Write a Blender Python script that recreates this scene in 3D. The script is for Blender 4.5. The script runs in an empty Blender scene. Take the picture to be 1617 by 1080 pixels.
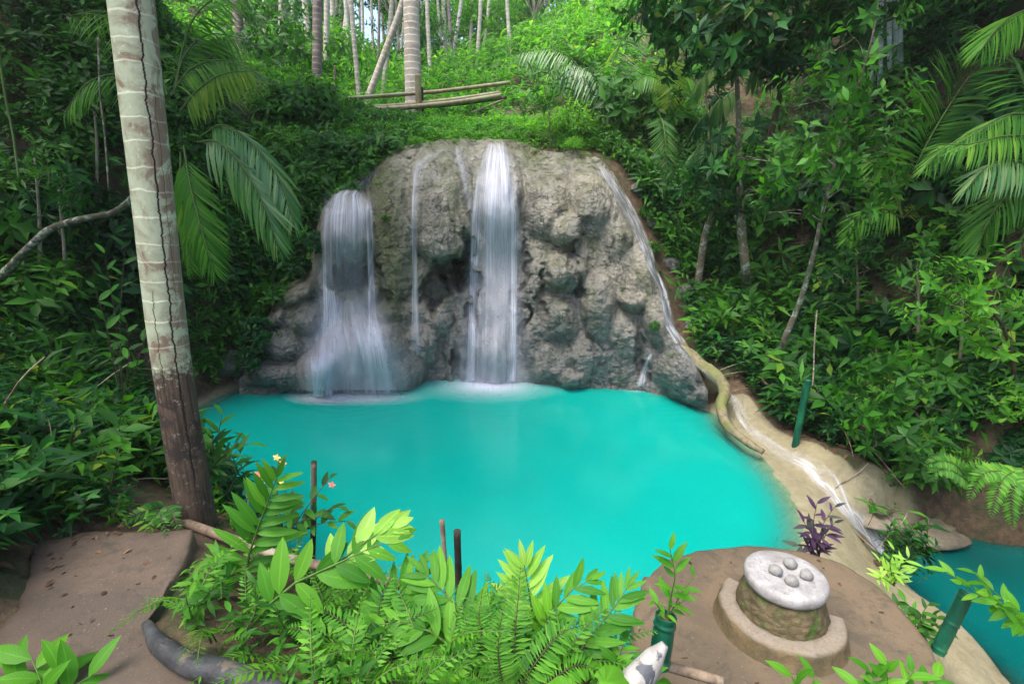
import bpy, math, random
import numpy as np
from mathutils import Vector, Matrix

random.seed(7); RNG = np.random.default_rng(7)
R = math.radians
SC = bpy.context.scene
COL = SC.collection

# ------------------------------------------------------------------ camera, sky, sun, exposure
F = 808.5; PITCH = R(14); CZ = 3.4
cam_d = bpy.data.cameras.new('camera'); cam = bpy.data.objects.new('camera', cam_d); COL.objects.link(cam)
cam_d.sensor_width = 36; cam_d.lens = 18; cam_d.clip_start = 0.05; cam_d.clip_end = 500
cam.location = (0, 0, CZ); cam.rotation_euler = (R(90) - PITCH, 0, 0)
SC.camera = cam
SUN_EL, SUN_AZ = R(66), R(-130)          # azimuth measured from +Y towards +X
w = bpy.data.worlds.new('World'); SC.world = w; w.use_nodes = True
wn = w.node_tree; bg = wn.nodes['Background']
sky = wn.nodes.new('ShaderNodeTexSky'); sky.sky_type = 'NISHITA'; sky.sun_disc = False
sky.sun_elevation = SUN_EL; sky.sun_rotation = SUN_AZ; sky.air_density = 1.0; sky.dust_density = 4.0; sky.ozone_density = 1.0
wn.links.new(sky.outputs[0], bg.inputs[0]); bg.inputs[1].default_value = 0.15
sd = bpy.data.lights.new('sun', 'SUN'); sun = bpy.data.objects.new('sun', sd); COL.objects.link(sun)
sd.energy = 1.4; sd.angle = R(40); sd.color = (1.0, 0.975, 0.93)
sv = Vector((math.sin(SUN_AZ) * math.cos(SUN_EL), math.cos(SUN_AZ) * math.cos(SUN_EL), math.sin(SUN_EL)))
sun.rotation_euler = sv.to_track_quat('Z', 'Y').to_euler(); sun.location = (0, 10, 40)
SC.view_settings.view_transform = 'Standard'; SC.view_settings.look = 'None'
SC.view_settings.exposure = 1.75; SC.view_settings.gamma = 1.0
SC.render.engine = 'CYCLES'
SC.cycles.max_bounces = 7; SC.cycles.diffuse_bounces = 4; SC.cycles.glossy_bounces = 2
SC.cycles.transmission_bounces = 3; SC.cycles.transparent_max_bounces = 24; SC.cycles.volume_bounces = 0
SC.cycles.use_denoising = True
SC.cycles.sample_clamp_indirect = 6

# ------------------------------------------------------------------ pixel rays (photo is 1617 x 1080)
CP, SP = math.cos(PITCH), math.sin(PITCH)
def ray(px, py):
    rx = (np.asarray(px, float) - 808.5) / F; uy = -(np.asarray(py, float) - 540) / F
    return rx, CP + uy * SP, -SP + uy * CP
def P(px, py, Y):
    a, b, c = ray(px, py); t = np.asarray(Y, float) / b
    return np.stack(np.broadcast_arrays(a * t, b * t, CZ + c * t), -1)
def PZ(px, py, z):
    a, b, c = ray(px, py); t = (np.asarray(z, float) - CZ) / c
    return np.stack(np.broadcast_arrays(a * t, b * t, CZ + c * t), -1)
def path3(pts): return np.array([P(*p) for p in pts])
def sm(a, b, x):
    t = np.clip((np.asarray(x, float) - a) / (b - a), 0, 1); return t * t * (3 - 2 * t)

# ------------------------------------------------------------------ numpy noise
def _h(ix, iy, iz, s):
    n = (ix * 374761393 + iy * 668265263 + iz * 2147483647 + s * 974711) & 0xffffffff
    n = ((n ^ (n >> 13)) * 1274126177) & 0xffffffff
    n = ((n ^ (n >> 15)) * 2246822519) & 0xffffffff
    return ((n ^ (n >> 16)) & 0xffffff) / float(0xffffff)
def vnoise(x, y, z=0.0, s=0):
    x, y, z = np.broadcast_arrays(np.asarray(x, float), np.asarray(y, float), np.asarray(z, float))
    ix, iy, iz = np.floor(x).astype(np.int64), np.floor(y).astype(np.int64), np.floor(z).astype(np.int64)
    fx, fy, fz = x - ix, y - iy, z - iz
    fx, fy, fz = [f * f * (3 - 2 * f) for f in (fx, fy, fz)]
    r = 0
    for a in (0, 1):
        for b in (0, 1):
            for c in (0, 1):
                r = r + _h(ix + a, iy + b, iz + c, s) * (fx if a else 1 - fx) * (fy if b else 1 - fy) * (fz if c else 1 - fz)
    return r * 2 - 1
def fbm(x, y, z=0.0, o=4, s=0):
    r = 0; a = 1.0; k = 1.0
    for i in range(o):
        r = r + a * vnoise(np.asarray(x) * k, np.asarray(y) * k, np.asarray(z) * k, s + i); a *= .5; k *= 2.03
    return r / 1.6
def worley(x, y, s=0):
    ix, iy = np.floor(x).astype(np.int64), np.floor(y).astype(np.int64)
    f1 = np.full(x.shape, 9.0); f2 = np.full(x.shape, 9.0); idr = np.zeros(x.shape)
    for a in (-1, 0, 1):
        for b in (-1, 0, 1):
            cx = ix + a; cy = iy + b; z0 = cx * 0
            jx = cx + .15 + .7 * _h(cx, cy, z0, s); jy = cy + .15 + .7 * _h(cx, cy, z0 + 1, s)
            d = np.hypot(x - jx, y - jy); hr = _h(cx, cy, z0 + 2, s)
            f2 = np.where(d < f1, f1, np.minimum(f2, d)); idr = np.where(d < f1, hr, idr); f1 = np.minimum(f1, d)
    return f1, f2, idr

# ------------------------------------------------------------------ mesh templates: T = (V, UV, [(faces, matindex)])
def norm(v): v = np.asarray(v, float); return v / np.maximum(np.linalg.norm(v, axis=-1, keepdims=True), 1e-9)
def merge(Ts):
    V, U, Fs, o = [], [], {}, 0
    for t in Ts:
        if t is None or len(t[0]) == 0: continue
        V.append(t[0]); U.append(t[1])
        for f, m in t[2]:
            Fs.setdefault((f.shape[1], m), []).append(f + o)
        o += len(t[0])
    return (np.concatenate(V), np.concatenate(U), [(np.concatenate(v), k[1]) for k, v in Fs.items()])
def frames(p, d, up, s=1.0):
    p, d, up = [np.atleast_2d(np.asarray(a, float)) for a in (p, d, up)]
    n = max(len(p), len(d), len(up))
    X = norm(np.broadcast_to(d, (n, 3))); up = np.broadcast_to(up, (n, 3)) + 1e-4 * np.array([.3, .7, .2])
    Z = norm(up - (up * X).sum(-1, keepdims=True) * X); Y = np.cross(Z, X)
    s = np.broadcast_to(np.asarray(s, float), (n,))
    M = np.zeros((n, 3, 4)); M[:, :, 0] = X * s[:, None]; M[:, :, 1] = Y * s[:, None]; M[:, :, 2] = Z * s[:, None]; M[:, :, 3] = np.broadcast_to(p, (n, 3))
    return M
def scatter(T, M):
    V, U, Fs = T; n = len(M)
    if n == 0: return None
    W = np.einsum('nij,vj->nvi', M[:, :, :3], V) + M[:, None, :, 3]
    off = (np.arange(n) * len(V))[:, None, None]
    return (W.reshape(-1, 3), np.tile(U, (n, 1)), [((f[None] + off).reshape(-1, f.shape[1]), m) for f, m in Fs])
def leafT(L=1.0, W=.3, seg=2, fold=.25, droop=.15, peak=.8, wave=0.0, mi=0):
    t = np.linspace(0, 1, seg + 1)
    wd = W * .5 * np.sin(np.pi * t ** peak) ** .8; wd[0] = W * .03; wd[-1] = 0.002
    x = t * L * (1 - .1 * droop * t); z = -droop * L * t ** 2
    wz = wave * W * np.sin(t * 17)
    V = np.concatenate([np.stack([x, 0 * x, z], 1), np.stack([x, wd, z + wd * fold + wz], 1), np.stack([x, -wd, z + wd * fold - wz], 1)])
    U = np.concatenate([np.stack([t, 0 * t, t * L], 1), np.stack([t, 0 * t + 1, t * L], 1), np.stack([t, 0 * t - 1, t * L], 1)])
    k = seg + 1; q = []
    for i in range(seg):
        q.append((i, i + 1, k + i + 1, k + i)); q.append((i + 1, i, 2 * k + i, 2 * k + i + 1))
    return (V, U, [(np.array(q), mi)])
def heartT(S=.3, mi=0):
    a = np.linspace(0, 2 * np.pi, 25)[:-1]
    r = S * (.62 + .32 * np.cos(a) + .10 * np.cos(2 * a)) * (1 - .55 * np.exp(-((a - np.pi) / .35) ** 2))
    rings = [0.0, .35, .7, 1.0]; V, U = [(S * .0, 0, 0)], [(0.5, 0, 0)]
    for rr in rings[1:]:
        for k, aa in enumerate(a):
            x, y = r[k] * rr * math.cos(aa), r[k] * rr * math.sin(aa)
            V.append((x, y, .1 * abs(y) - .45 * (x * x + y * y) / S * .6 + .012 * math.sin(aa * 9) * rr)); U.append((x / S, y / S * 1.6, rr))
    n = 24; tri = [(0, 1 + k, 1 + (k + 1) % n) for k in range(n)]; q = []
    for j in range(2):
        for k in range(n): q.append((1 + j * n + k, 1 + (j + 1) * n + k, 1 + (j + 1) * n + (k + 1) % n, 1 + j * n + (k + 1) % n))
    return (np.array(V, float), np.array(U, float), [(np.array(tri), mi), (np.array(q), mi)])
def resample(pts, n):
    pts = np.asarray(pts, float)
    if len(pts) > 2:                      # Catmull-Rom
        e = np.concatenate([[2 * pts[0] - pts[1]], pts, [2 * pts[-1] - pts[-2]]]); out = []
        m = 12
        for i in range(len(pts) - 1):
            a, b, c, d = e[i:i + 4]
            for t in np.linspace(0, 1, m, endpoint=False):
                out.append(.5 * (2 * b + (c - a) * t + (2 * a - 5 * b + 4 * c - d) * t * t + (3 * b - a - 3 * c + d) * t ** 3))
        out.append(pts[-1]); pts = np.array(out)
    s = np.concatenate([[0], np.cumsum(np.linalg.norm(np.diff(pts, axis=0), axis=1))])
    u = np.linspace(0, s[-1], n)
    return np.stack([np.interp(u, s, pts[:, k]) for k in range(3)], 1), s[-1]
def tubeT(pts, radii, sides=8, n=None, mi=0, rough=0.0, cap=True, fr=3.0, smooth_path=True):
    n = n or max(2, len(pts) * 3)
    p, L = resample(pts, n)
    r = np.interp(np.linspace(0, 1, n), np.linspace(0, 1, len(radii)), radii)
    T = norm(np.gradient(p, axis=0)); up = np.array([.05, 1, .1]) if abs(T[0][2]) > .6 else np.array([.03, .02, 1.0])
    A = norm(np.cross(T, up)); B = np.cross(T, A)
    a = np.linspace(0, 2 * np.pi, sides, endpoint=False)
    rr = r[:, None] * np.ones(sides)[None]
    C = A[:, None] * np.cos(a)[None, :, None] + B[:, None] * np.sin(a)[None, :, None]
    if rough:
        q = p[:, None] * fr + C * 1.3
        rr = rr * (1 + rough * fbm(q[..., 0], q[..., 1], q[..., 2], 3, 5))
    V = (p[:, None] + C * rr[..., None]).reshape(-1, 3)
    U = np.stack(np.broadcast_arrays((a / (2 * np.pi))[None], np.linspace(0, L, n)[:, None], r[:, None]), -1).reshape(-1, 3)
    i = np.arange(n - 1)[:, None] * sides; j = np.arange(sides)[None]; j2 = (j + 1) % sides
    q = np.stack([i + j, i + j2, i + sides + j2, i + sides + j], -1).reshape(-1, 4)
    Fs = [(q, mi)]
    if cap:
        V = np.concatenate([V, p[[0, -1]]]); U = np.concatenate([U, [[0, 0, 0], [0, L, 0]]]); c0 = n * sides
        jj = np.arange(sides); k2 = (jj + 1) % sides
        Fs.append((np.concatenate([np.stack([k2, jj, 0 * jj + c0], 1), np.stack([jj + (n - 1) * sides, k2 + (n - 1) * sides, 0 * jj + c0 + 1], 1)]), mi))
    return (V, U, Fs)
def frondT(pts, N, n=20, L=.3, W=.05, alpha=55, grav=.2, leaf=None, rr=.008, start=.12, prof=None, jit=.08, sides=5, taper_end=.35, seed=0, mi=0, ms=1):
    """pinnate frond along a 3-D rachis polyline; N = which way its upper face looks"""
    rg = np.random.default_rng(seed)
    p, LL = resample(pts, 3 * n + 2)
    T = norm(np.gradient(p, axis=0)); N = np.asarray(N, float)
    leaf = leaf or leafT(1, W / L, 3, .2, .12)
    s = np.linspace(start, .99, n); idx = (s * (len(p) - 1)).astype(int)
    pr = prof(s) if prof else (np.sin(np.pi * np.clip(.12 + s * .82, 0, 1)) ** .55)
    out = []
    for sg in (1, -1):
        t = T[idx]; side = norm(np.cross(np.broadcast_to(N, t.shape), t)) * sg
        al = R(alpha) * (1 - taper_end * s)[:, None] + rg.normal(0, jit, (n, 1))
        d = np.cos(al) * t + np.sin(al) * side + np.array([0, 0, -1.0]) * grav * (.6 + .8 * rg.random((n, 1)))
        out.append(scatter(leaf, frames(p[idx], d, N + rg.normal(0, jit, (n, 3)), L * pr * (1 + rg.normal(0, jit * .6, n)))))
    out.append(scatter(leaf, frames(p[-1], T[-1] + [0, 0, -grav * .4], N, L * pr[-1] * .9)))
    out.append(tubeT(p, [rr, rr * .8, rr * .3], sides, n=max(6, n // 2), mi=ms, cap=False))
    return merge(out)

def build(name, T, mats, parent=None, smooth=True, loc=None):
    V, U, Fs = T
    me = bpy.data.meshes.new(name)
    if loc is not None: V = V - np.asarray(loc, float)
    nl = sum(f.size for f, _ in Fs); npoly = sum(len(f) for f, _ in Fs)
    me.vertices.add(len(V)); me.vertices.foreach_set('co', V.astype(np.float32).ravel())
    me.loops.add(nl); me.loops.foreach_set('vertex_index', np.concatenate([f.ravel() for f, _ in Fs]).astype(np.int32))
    tot = np.concatenate([np.full(len(f), f.shape[1]) for f, _ in Fs]); st = np.concatenate([[0], np.cumsum(tot)[:-1]])
    me.polygons.add(npoly); me.polygons.foreach_set('loop_start', st.astype(np.int32))
    me.polygons.foreach_set('material_index', np.concatenate([np.full(len(f), m) for f, m in Fs]).astype(np.int32))
    me.polygons.foreach_set('use_smooth', np.full(npoly, smooth))
    at = me.attributes.new('luv', 'FLOAT_VECTOR', 'POINT'); at.data.foreach_set('vector', U.astype(np.float32).ravel())
    me.update(calc_edges=True); me.validate()
    for m in (mats if isinstance(mats, (list, tuple)) else [mats]): me.materials.append(m)
    o = bpy.data.objects.new(name, me); COL.objects.link(o)
    if loc is not None: o.location = loc
    if parent is not None:
        o.parent = parent
        if loc is None: o.matrix_parent_inverse = Matrix.Translation(parent.location).inverted()
    return o
def tag(o, label=None, cat=None, group=None, kind=None):
    if label: o['label'] = label
    if cat: o['category'] = cat
    if group: o['group'] = group
    if kind: o['kind'] = kind
    return o
def thing(name, label, cat, loc=(0, 0, 0), group=None):
    o = bpy.data.objects.new(name, None); COL.objects.link(o); o.location = [float(v) for v in loc]; o.empty_display_size = .1
    return tag(o, label, cat, group)
def dup(root, loc, rotz=0, scale=1.0, label=None, group=None, tilt=(0, 0)):
    r = root.copy(); COL.objects.link(r); r.location = [float(v) for v in loc]; r.rotation_euler = (tilt[0], tilt[1], rotz); r.scale = (scale,) * 3
    if label: r['label'] = label
    if group: r['group'] = group
    for ch in list(root.children):
        c = ch.copy(); COL.objects.link(c); c.parent = r
    return r

# ------------------------------------------------------------------ materials
def new_mat(name):
    m = bpy.data.materials.new(name); m.use_nodes = True; nt = m.node_tree; nt.nodes.clear()
    out = nt.nodes.new('ShaderNodeOutputMaterial'); return m, nt, out
def N(nt, typ, ins=None, **props):
    n = nt.nodes.new('ShaderNode' + typ)
    for k, v in props.items(): setattr(n, k, v)
    for k, v in (ins or {}).items():
        s = n.inputs[k]
        if isinstance(v, bpy.types.NodeSocket): nt.links.new(v, s)
        else: s.default_value = v
    return n
def ramp(nt, fac, stops):
    n = N(nt, 'ValToRGB', {0: fac}); e = n.color_ramp.elements
    while len(e) < len(stops): e.new(.5)
    for i, (p, c) in enumerate(stops):
        e[i].position = p; e[i].color = (*c, 1) if len(c) == 3 else c
    return n.outputs[0]
def mixc(nt, f, a, b, mode='MIX'):
    n = N(nt, 'Mix', data_type='RGBA', blend_type=mode)
    for k, v in ((0, f), (6, a), (7, b)):
        if isinstance(v, bpy.types.NodeSocket): nt.links.new(v, n.inputs[k])
        else: n.inputs[k].default_value = v if k == 0 else ((*v, 1) if len(v) == 3 else v)
    return n.outputs[2]
def noise(nt, scale, detail=4, rough=.55, vec=None, dist=0.0):
    ins = {'Scale': scale, 'Detail': detail, 'Roughness': rough, 'Distortion': dist}
    if vec is None: vec = N(nt, 'TexCoord').outputs['Object']
    ins['Vector'] = vec
    return N(nt, 'TexNoise', ins).outputs[0]
def mapr(nt, v, a, b, c=0, d=1, interp='SMOOTHSTEP'):
    return N(nt, 'MapRange', {0: v, 1: a, 2: b, 3: c, 4: d}, interpolation_type=interp).outputs[0]
def math_(nt, op, a, b=0.0):
    return N(nt, 'Math', {0: a, 1: b}, operation=op).outputs[0]
def finish(nt, out, col, rough, height=None, bump=.3, dist=.02, spec=.5, extra=None):
    ins = {'Base Color': col, 'Roughness': rough, 'Specular IOR Level': spec}
    if height is not None:
        ins['Normal'] = N(nt, 'Bump', {'Strength': bump, 'Distance': dist, 'Height': height}).outputs[0]
    b = N(nt, 'BsdfPrincipled', ins)
    nt.links.new(b.outputs[0], out.inputs[0]); return b

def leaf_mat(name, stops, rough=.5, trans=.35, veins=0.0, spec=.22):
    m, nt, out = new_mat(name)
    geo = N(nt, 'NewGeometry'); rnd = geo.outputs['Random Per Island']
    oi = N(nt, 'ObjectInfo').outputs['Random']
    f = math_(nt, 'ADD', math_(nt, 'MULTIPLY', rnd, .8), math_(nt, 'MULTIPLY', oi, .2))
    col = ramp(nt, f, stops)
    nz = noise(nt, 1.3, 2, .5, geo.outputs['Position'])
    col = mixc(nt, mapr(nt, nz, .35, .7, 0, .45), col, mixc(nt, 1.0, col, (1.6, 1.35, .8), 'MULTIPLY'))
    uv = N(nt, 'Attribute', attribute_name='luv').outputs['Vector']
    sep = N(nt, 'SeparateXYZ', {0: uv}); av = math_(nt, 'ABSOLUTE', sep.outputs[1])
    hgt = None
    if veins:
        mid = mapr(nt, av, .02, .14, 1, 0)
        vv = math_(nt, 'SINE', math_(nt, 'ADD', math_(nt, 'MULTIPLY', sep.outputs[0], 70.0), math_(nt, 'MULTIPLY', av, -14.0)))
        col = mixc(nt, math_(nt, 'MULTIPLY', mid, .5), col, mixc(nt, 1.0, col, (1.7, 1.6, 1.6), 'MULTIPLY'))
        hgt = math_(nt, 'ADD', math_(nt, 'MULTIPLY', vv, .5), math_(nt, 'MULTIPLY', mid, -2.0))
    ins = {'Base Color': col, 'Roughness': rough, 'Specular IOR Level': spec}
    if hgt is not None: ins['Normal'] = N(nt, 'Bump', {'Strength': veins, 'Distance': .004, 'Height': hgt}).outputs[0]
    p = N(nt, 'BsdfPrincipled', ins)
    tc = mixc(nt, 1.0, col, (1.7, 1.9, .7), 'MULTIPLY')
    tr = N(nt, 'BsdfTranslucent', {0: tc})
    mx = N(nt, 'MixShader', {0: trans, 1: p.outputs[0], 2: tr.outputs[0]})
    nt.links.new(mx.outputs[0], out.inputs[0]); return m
def bark_mat(name, c1, c2, c3=None, scale=6, rough=.85, bump=.5, lich=None):
    m, nt, out = new_mat(name)
    tc = N(nt, 'TexCoord').outputs['Object']
    mp = N(nt, 'Mapping', {0: tc, 3: (1, 1, .35)}).outputs[0]
    n1 = noise(nt, scale * 3, 5, .65, mp); n2 = noise(nt, scale * .6, 4, .6, tc)
    col = mixc(nt, mapr(nt, n1, .35, .65), c1, c2)
    if c3: col = mixc(nt, mapr(nt, n2, .48, .6), col, c3)
    if lich: col = mixc(nt, mapr(nt, noise(nt, scale * 1.6, 5, .7, tc, .3), .50, .66, 0, .85), col, lich)
    finish(nt, out, col, rough, n1, bump, .02, .3); return m

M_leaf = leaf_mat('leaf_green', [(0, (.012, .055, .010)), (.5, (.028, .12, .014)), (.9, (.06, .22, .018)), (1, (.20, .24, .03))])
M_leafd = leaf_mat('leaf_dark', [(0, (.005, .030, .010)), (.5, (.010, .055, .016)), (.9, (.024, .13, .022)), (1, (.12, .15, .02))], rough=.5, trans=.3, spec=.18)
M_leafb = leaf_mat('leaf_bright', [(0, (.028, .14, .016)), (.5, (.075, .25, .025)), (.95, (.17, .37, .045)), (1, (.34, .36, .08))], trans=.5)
M_leaffg = leaf_mat('leaf_foreground', [(0, (.03, .14, .01)), (.5, (.065, .23, .016)), (.95, (.13, .34, .03)), (1, (.34, .34, .05))], trans=.45, veins=.14, rough=.5)
M_leafp = leaf_mat('leaf_pale', [(0, (.16, .36, .05)), (.6, (.26, .46, .10)), (1, (.36, .54, .18))], trans=.45, veins=.14)
M_palm = leaf_mat('palm_leaflet', [(0, (.022, .10, .012)), (.5, (.05, .18, .02)), (1, (.13, .28, .035))], rough=.45, trans=.3)
M_palmy = leaf_mat('palm_leaflet_yellow', [(0, (.06, .16, .015)), (.5, (.11, .22, .02)), (1, (.26, .32, .05))], rough=.4, trans=.4)
M_palmg = leaf_mat('palm_leaflet_bluish', [(0, (.03, .13, .035)), (.5, (.07, .21, .055)), (1, (.27, .36, .15))], rough=.35, trans=.3, spec=.5)
M_purple = leaf_mat('leaf_purple', [(0, (.03, .015, .04)), (.5, (.06, .03, .075)), (.8, (.03, .06, .03)), (1, (.12, .08, .16))], trans=.15)
M_stem = bark_mat('green_stem', (.09, .16, .03), (.05, .10, .02), scale=10, bump=.1, rough=.5)
M_twig = bark_mat('twig', (.09, .065, .04), (.04, .03, .02))
M_bark = bark_mat('bark_brown', (.13, .095, .06), (.06, .045, .03), (.05, .07, .03))
M_barkl = bark_mat('bark_lichen', (.20, .16, .11), (.11, .09, .06), (.09, .11, .06), lich=(.42, .45, .38))
M_root = bark_mat('mossy_root', (.24, .20, .12), (.12, .10, .055), (.16, .17, .06), scale=5)
M_barkp = bark_mat('bark_pale', (.42, .36, .29), (.26, .21, .16), (.50, .45, .36), scale=3)
M_pale = bark_mat('pale_stem', (.26, .22, .16), (.15, .13, .09), (.20, .22, .15), scale=8)
M_branch = bark_mat('mossy_branch', (.09, .085, .05), (.045, .04, .025), (.06, .08, .03), lich=(.38, .42, .35))
M_wood = bark_mat('weathered_wood', (.26, .19, .13), (.12, .085, .06), (.34, .28, .21), scale=5)
M_woodd = bark_mat('dark_wood', (.05, .04, .03), (.02, .017, .014), (.16, .12, .08), scale=7)
M_bamboo = bark_mat('dry_bamboo', (.27, .23, .13), (.16, .13, .07), (.22, .24, .13), scale=3, rough=.5, bump=.15)
M_bambg = bark_mat('green_bamboo', (.008, .085, .045), (.004, .05, .03), (.012, .11, .05), scale=4, rough=.3, bump=.1)
M_dead = leaf_mat('dead_leaf', [(0, (.045, .025, .018)), (.5, (.09, .052, .035)), (.85, (.17, .11, .07)), (1, (.36, .30, .22))], rough=.7, trans=.1)

def rock_mat():
    m, nt, out = new_mat('travertine')
    tc = N(nt, 'TexCoord').outputs['Object']; sep = N(nt, 'SeparateXYZ', {0: tc})
    st = N(nt, 'Mapping', {0: tc, 3: (1, 1, .25)}).outputs[0]
    a = noise(nt, 1.1, 5, .6, st, .4); b = noise(nt, 5, 6, .65, tc); c = noise(nt, 22, 6, .7, tc)
    col = mixc(nt, mapr(nt, a, .35, .65), (.34, .315, .25), (.23, .22, .185))
    col = mixc(nt, mapr(nt, b, .5, .72, 0, .7), col, (.13, .12, .105))
    col = mixc(nt, mapr(nt, c, .55, .8, 0, .5), col, (.55, .51, .42))
    moss = math_(nt, 'MULTIPLY', mapr(nt, noise(nt, .9, 4, .6, N(nt, 'Mapping', {0: tc, 1: (4.3, 0, 1), 3: (1.2, 1, .5)}).outputs[0], .6), .5, .66), mapr(nt, b, .3, .6, .4, 1))
    col = mixc(nt, math_(nt, 'MULTIPLY', moss, .6), col, (.13, .13, .05))
    alg = math_(nt, 'MULTIPLY', mapr(nt, sep.outputs[2], 1.8, .3, 0, .55), mapr(nt, noise(nt, 1.6, 4, .6, tc), .4, .62))
    col = mixc(nt, math_(nt, 'MULTIPLY', alg, .35), col, (.15, .18, .15))
    stk = noise(nt, 3.4, 5, .65, N(nt, 'Mapping', {0: tc, 3: (1.6, 1, .12)}).outputs[0], .3)
    col = mixc(nt, mapr(nt, stk, .52, .64, 0, .6), col, (.10, .095, .075)); col = mixc(nt, mapr(nt, stk, .44, .32, 0, .55), col, (.42, .39, .31))
    ms = N(nt, 'Attribute', attribute_name='luv').outputs['Vector']; mz = N(nt, 'SeparateXYZ', {0: ms})
    col = mixc(nt, math_(nt, 'MULTIPLY', mz.outputs[2], mapr(nt, c, .3, .65, .7, 1)), col, (.085, .098, .025))
    ck = mapr(nt, math_(nt, 'ABSOLUTE', math_(nt, 'SUBTRACT', noise(nt, 1.9, 6, .62, tc, .8), .5)), 0, .014, 1, 0)
    ck = math_(nt, 'MULTIPLY', ck, mapr(nt, b, .42, .55))
    col = mixc(nt, math_(nt, 'MULTIPLY', ck, .75), col, (.05, .045, .035))
    ol = noise(nt, 2.3, 5, .65, N(nt, 'Mapping', {0: tc, 1: (7, 3, 2), 3: (1.5, 1, .22)}).outputs[0], .4)
    col = mixc(nt, math_(nt, 'MULTIPLY', mapr(nt, ol, .50, .62), mapr(nt, c, .3, .6, .3, .65)), col, (.13, .15, .06))
    wet = math_(nt, 'MULTIPLY', mapr(nt, math_(nt, 'ADD', sep.outputs[2], math_(nt, 'MULTIPLY', b, 2.0)), 3.6, 1.6, 0, .6), mapr(nt, c, .3, .7, 1, .6))
    col = mixc(nt, wet, col, (.125, .13, .15))
    vor = N(nt, 'TexVoronoi', {'Vector': tc, 'Scale': 16.0}).outputs['Distance']
    h = math_(nt, 'ADD', math_(nt, 'MULTIPLY', c, 1.0), math_(nt, 'ADD', math_(nt, 'MULTIPLY', b, 1.6), math_(nt, 'ADD', math_(nt, 'MULTIPLY', vor, .5), math_(nt, 'MULTIPLY', ck, -1.2))))
    finish(nt, out, col, mapr(nt, b, .3, .7, .38, .7), h, 1.0, .06, .45); return m
M_rock = rock_mat()
def soil_mat():
    m, nt, out = new_mat('forest_soil')
    tc = N(nt, 'TexCoord').outputs['Object']
    uv = N(nt, 'SeparateXYZ', {0: N(nt, 'Attribute', attribute_name='luv').outputs['Vector']})
    a = noise(nt, 1.5, 5, .6, tc); b = noise(nt, 9, 6, .7, tc); c = noise(nt, 40, 4, .7, tc)
    col = mixc(nt, mapr(nt, b, .35, .65), (.13, .085, .05), (.055, .038, .025))
    col = mixc(nt, mapr(nt, a, .45, .65, 0, .8), col, (.035, .05, .018))
    col = mixc(nt, mapr(nt, c, .6, .75, 0, .6), col, (.22, .16, .11))
    pale = mixc(nt, mapr(nt, b, .35, .7), (.29, .26, .17), (.20, .17, .10))
    pale = mixc(nt, mapr(nt, a, .4, .7, 0, .6), pale, (.25, .21, .11))
    f = mapr(nt, math_(nt, 'ADD', uv.outputs[0], math_(nt, 'MULTIPLY', math_(nt, 'SUBTRACT', b, .5), .5)), .3, .6)
    col = mixc(nt, f, col, pale)
    h = math_(nt, 'ADD', b, math_(nt, 'MULTIPLY', c, .4))
    finish(nt, out, col, mapr(nt, f, 0, 1, .9, .45), h, .6, .05, .35); return m
M_soil = soil_mat()
def concrete_mat(name, c1, c2, c3, white=None):
    m, nt, out = new_mat(name)
    tc = N(nt, 'TexCoord').outputs['Object']
    a = noise(nt, 1.7, 5, .6, tc, .3); b = noise(nt, 12, 6, .7, tc); c = noise(nt, 70, 4, .7, tc)
    col = mixc(nt, mapr(nt, a, .38, .62), c1, c2)
    col = mixc(nt, mapr(nt, b, .5, .7, 0, .7), col, c3)
    col = mixc(nt, mapr(nt, c, .62, .72, 0, .6), col, (.38, .31, .22))
    col = mixc(nt, mapr(nt, noise(nt, 2.3, 6, .75, tc, 1.0), .52, .64, 0, .6), col, (.055, .048, .036))
    if white: col = mixc(nt, mapr(nt, noise(nt, 4, 5, .65, tc, .5), .40, .47), white, col)
    h = math_(nt, 'ADD', b, math_(nt, 'MULTIPLY', c, .5))
    finish(nt, out, col, .75, h, .5, .015, .3); return m
M_conc = concrete_mat('old_concrete', (.145, .105, .066), (.105, .08, .052), (.065, .056, .04))
M_concp = concrete_mat('path_concrete', (.115, .082, .058), (.08, .06, .045), (.055, .048, .036))
def plinth_mat():
    m, nt, out = new_mat('mossy_masonry'); tc = N(nt, 'TexCoord').outputs['Object']
    v = N(nt, 'TexVoronoi', {'Vector': N(nt, 'Mapping', {0: tc, 3: (1, 1, 1.4)}).outputs[0], 'Scale': 15.0, 'Randomness': 1.0}); a = noise(nt, 9, 6, .75, tc, .5)
    col = mixc(nt, mapr(nt, a, .35, .65), (.15, .11, .055), (.07, .065, .03)); col = mixc(nt, mapr(nt, v.outputs[0], .1, .9), mixc(nt, .25, col, (.22, .18, .12)), mixc(nt, .4, col, (.04, .035, .02)))
    col = mixc(nt, mapr(nt, noise(nt, 5, 4, .6, tc, 1), .56, .62), col, (.06, .10, .02))
    finish(nt, out, col, .85, math_(nt, 'SUBTRACT', math_(nt, 'MULTIPLY', a, 1.2), math_(nt, 'MULTIPLY', v.outputs[0], .5)), .9, .03, .2); return m
M_plinth = plinth_mat()
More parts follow.
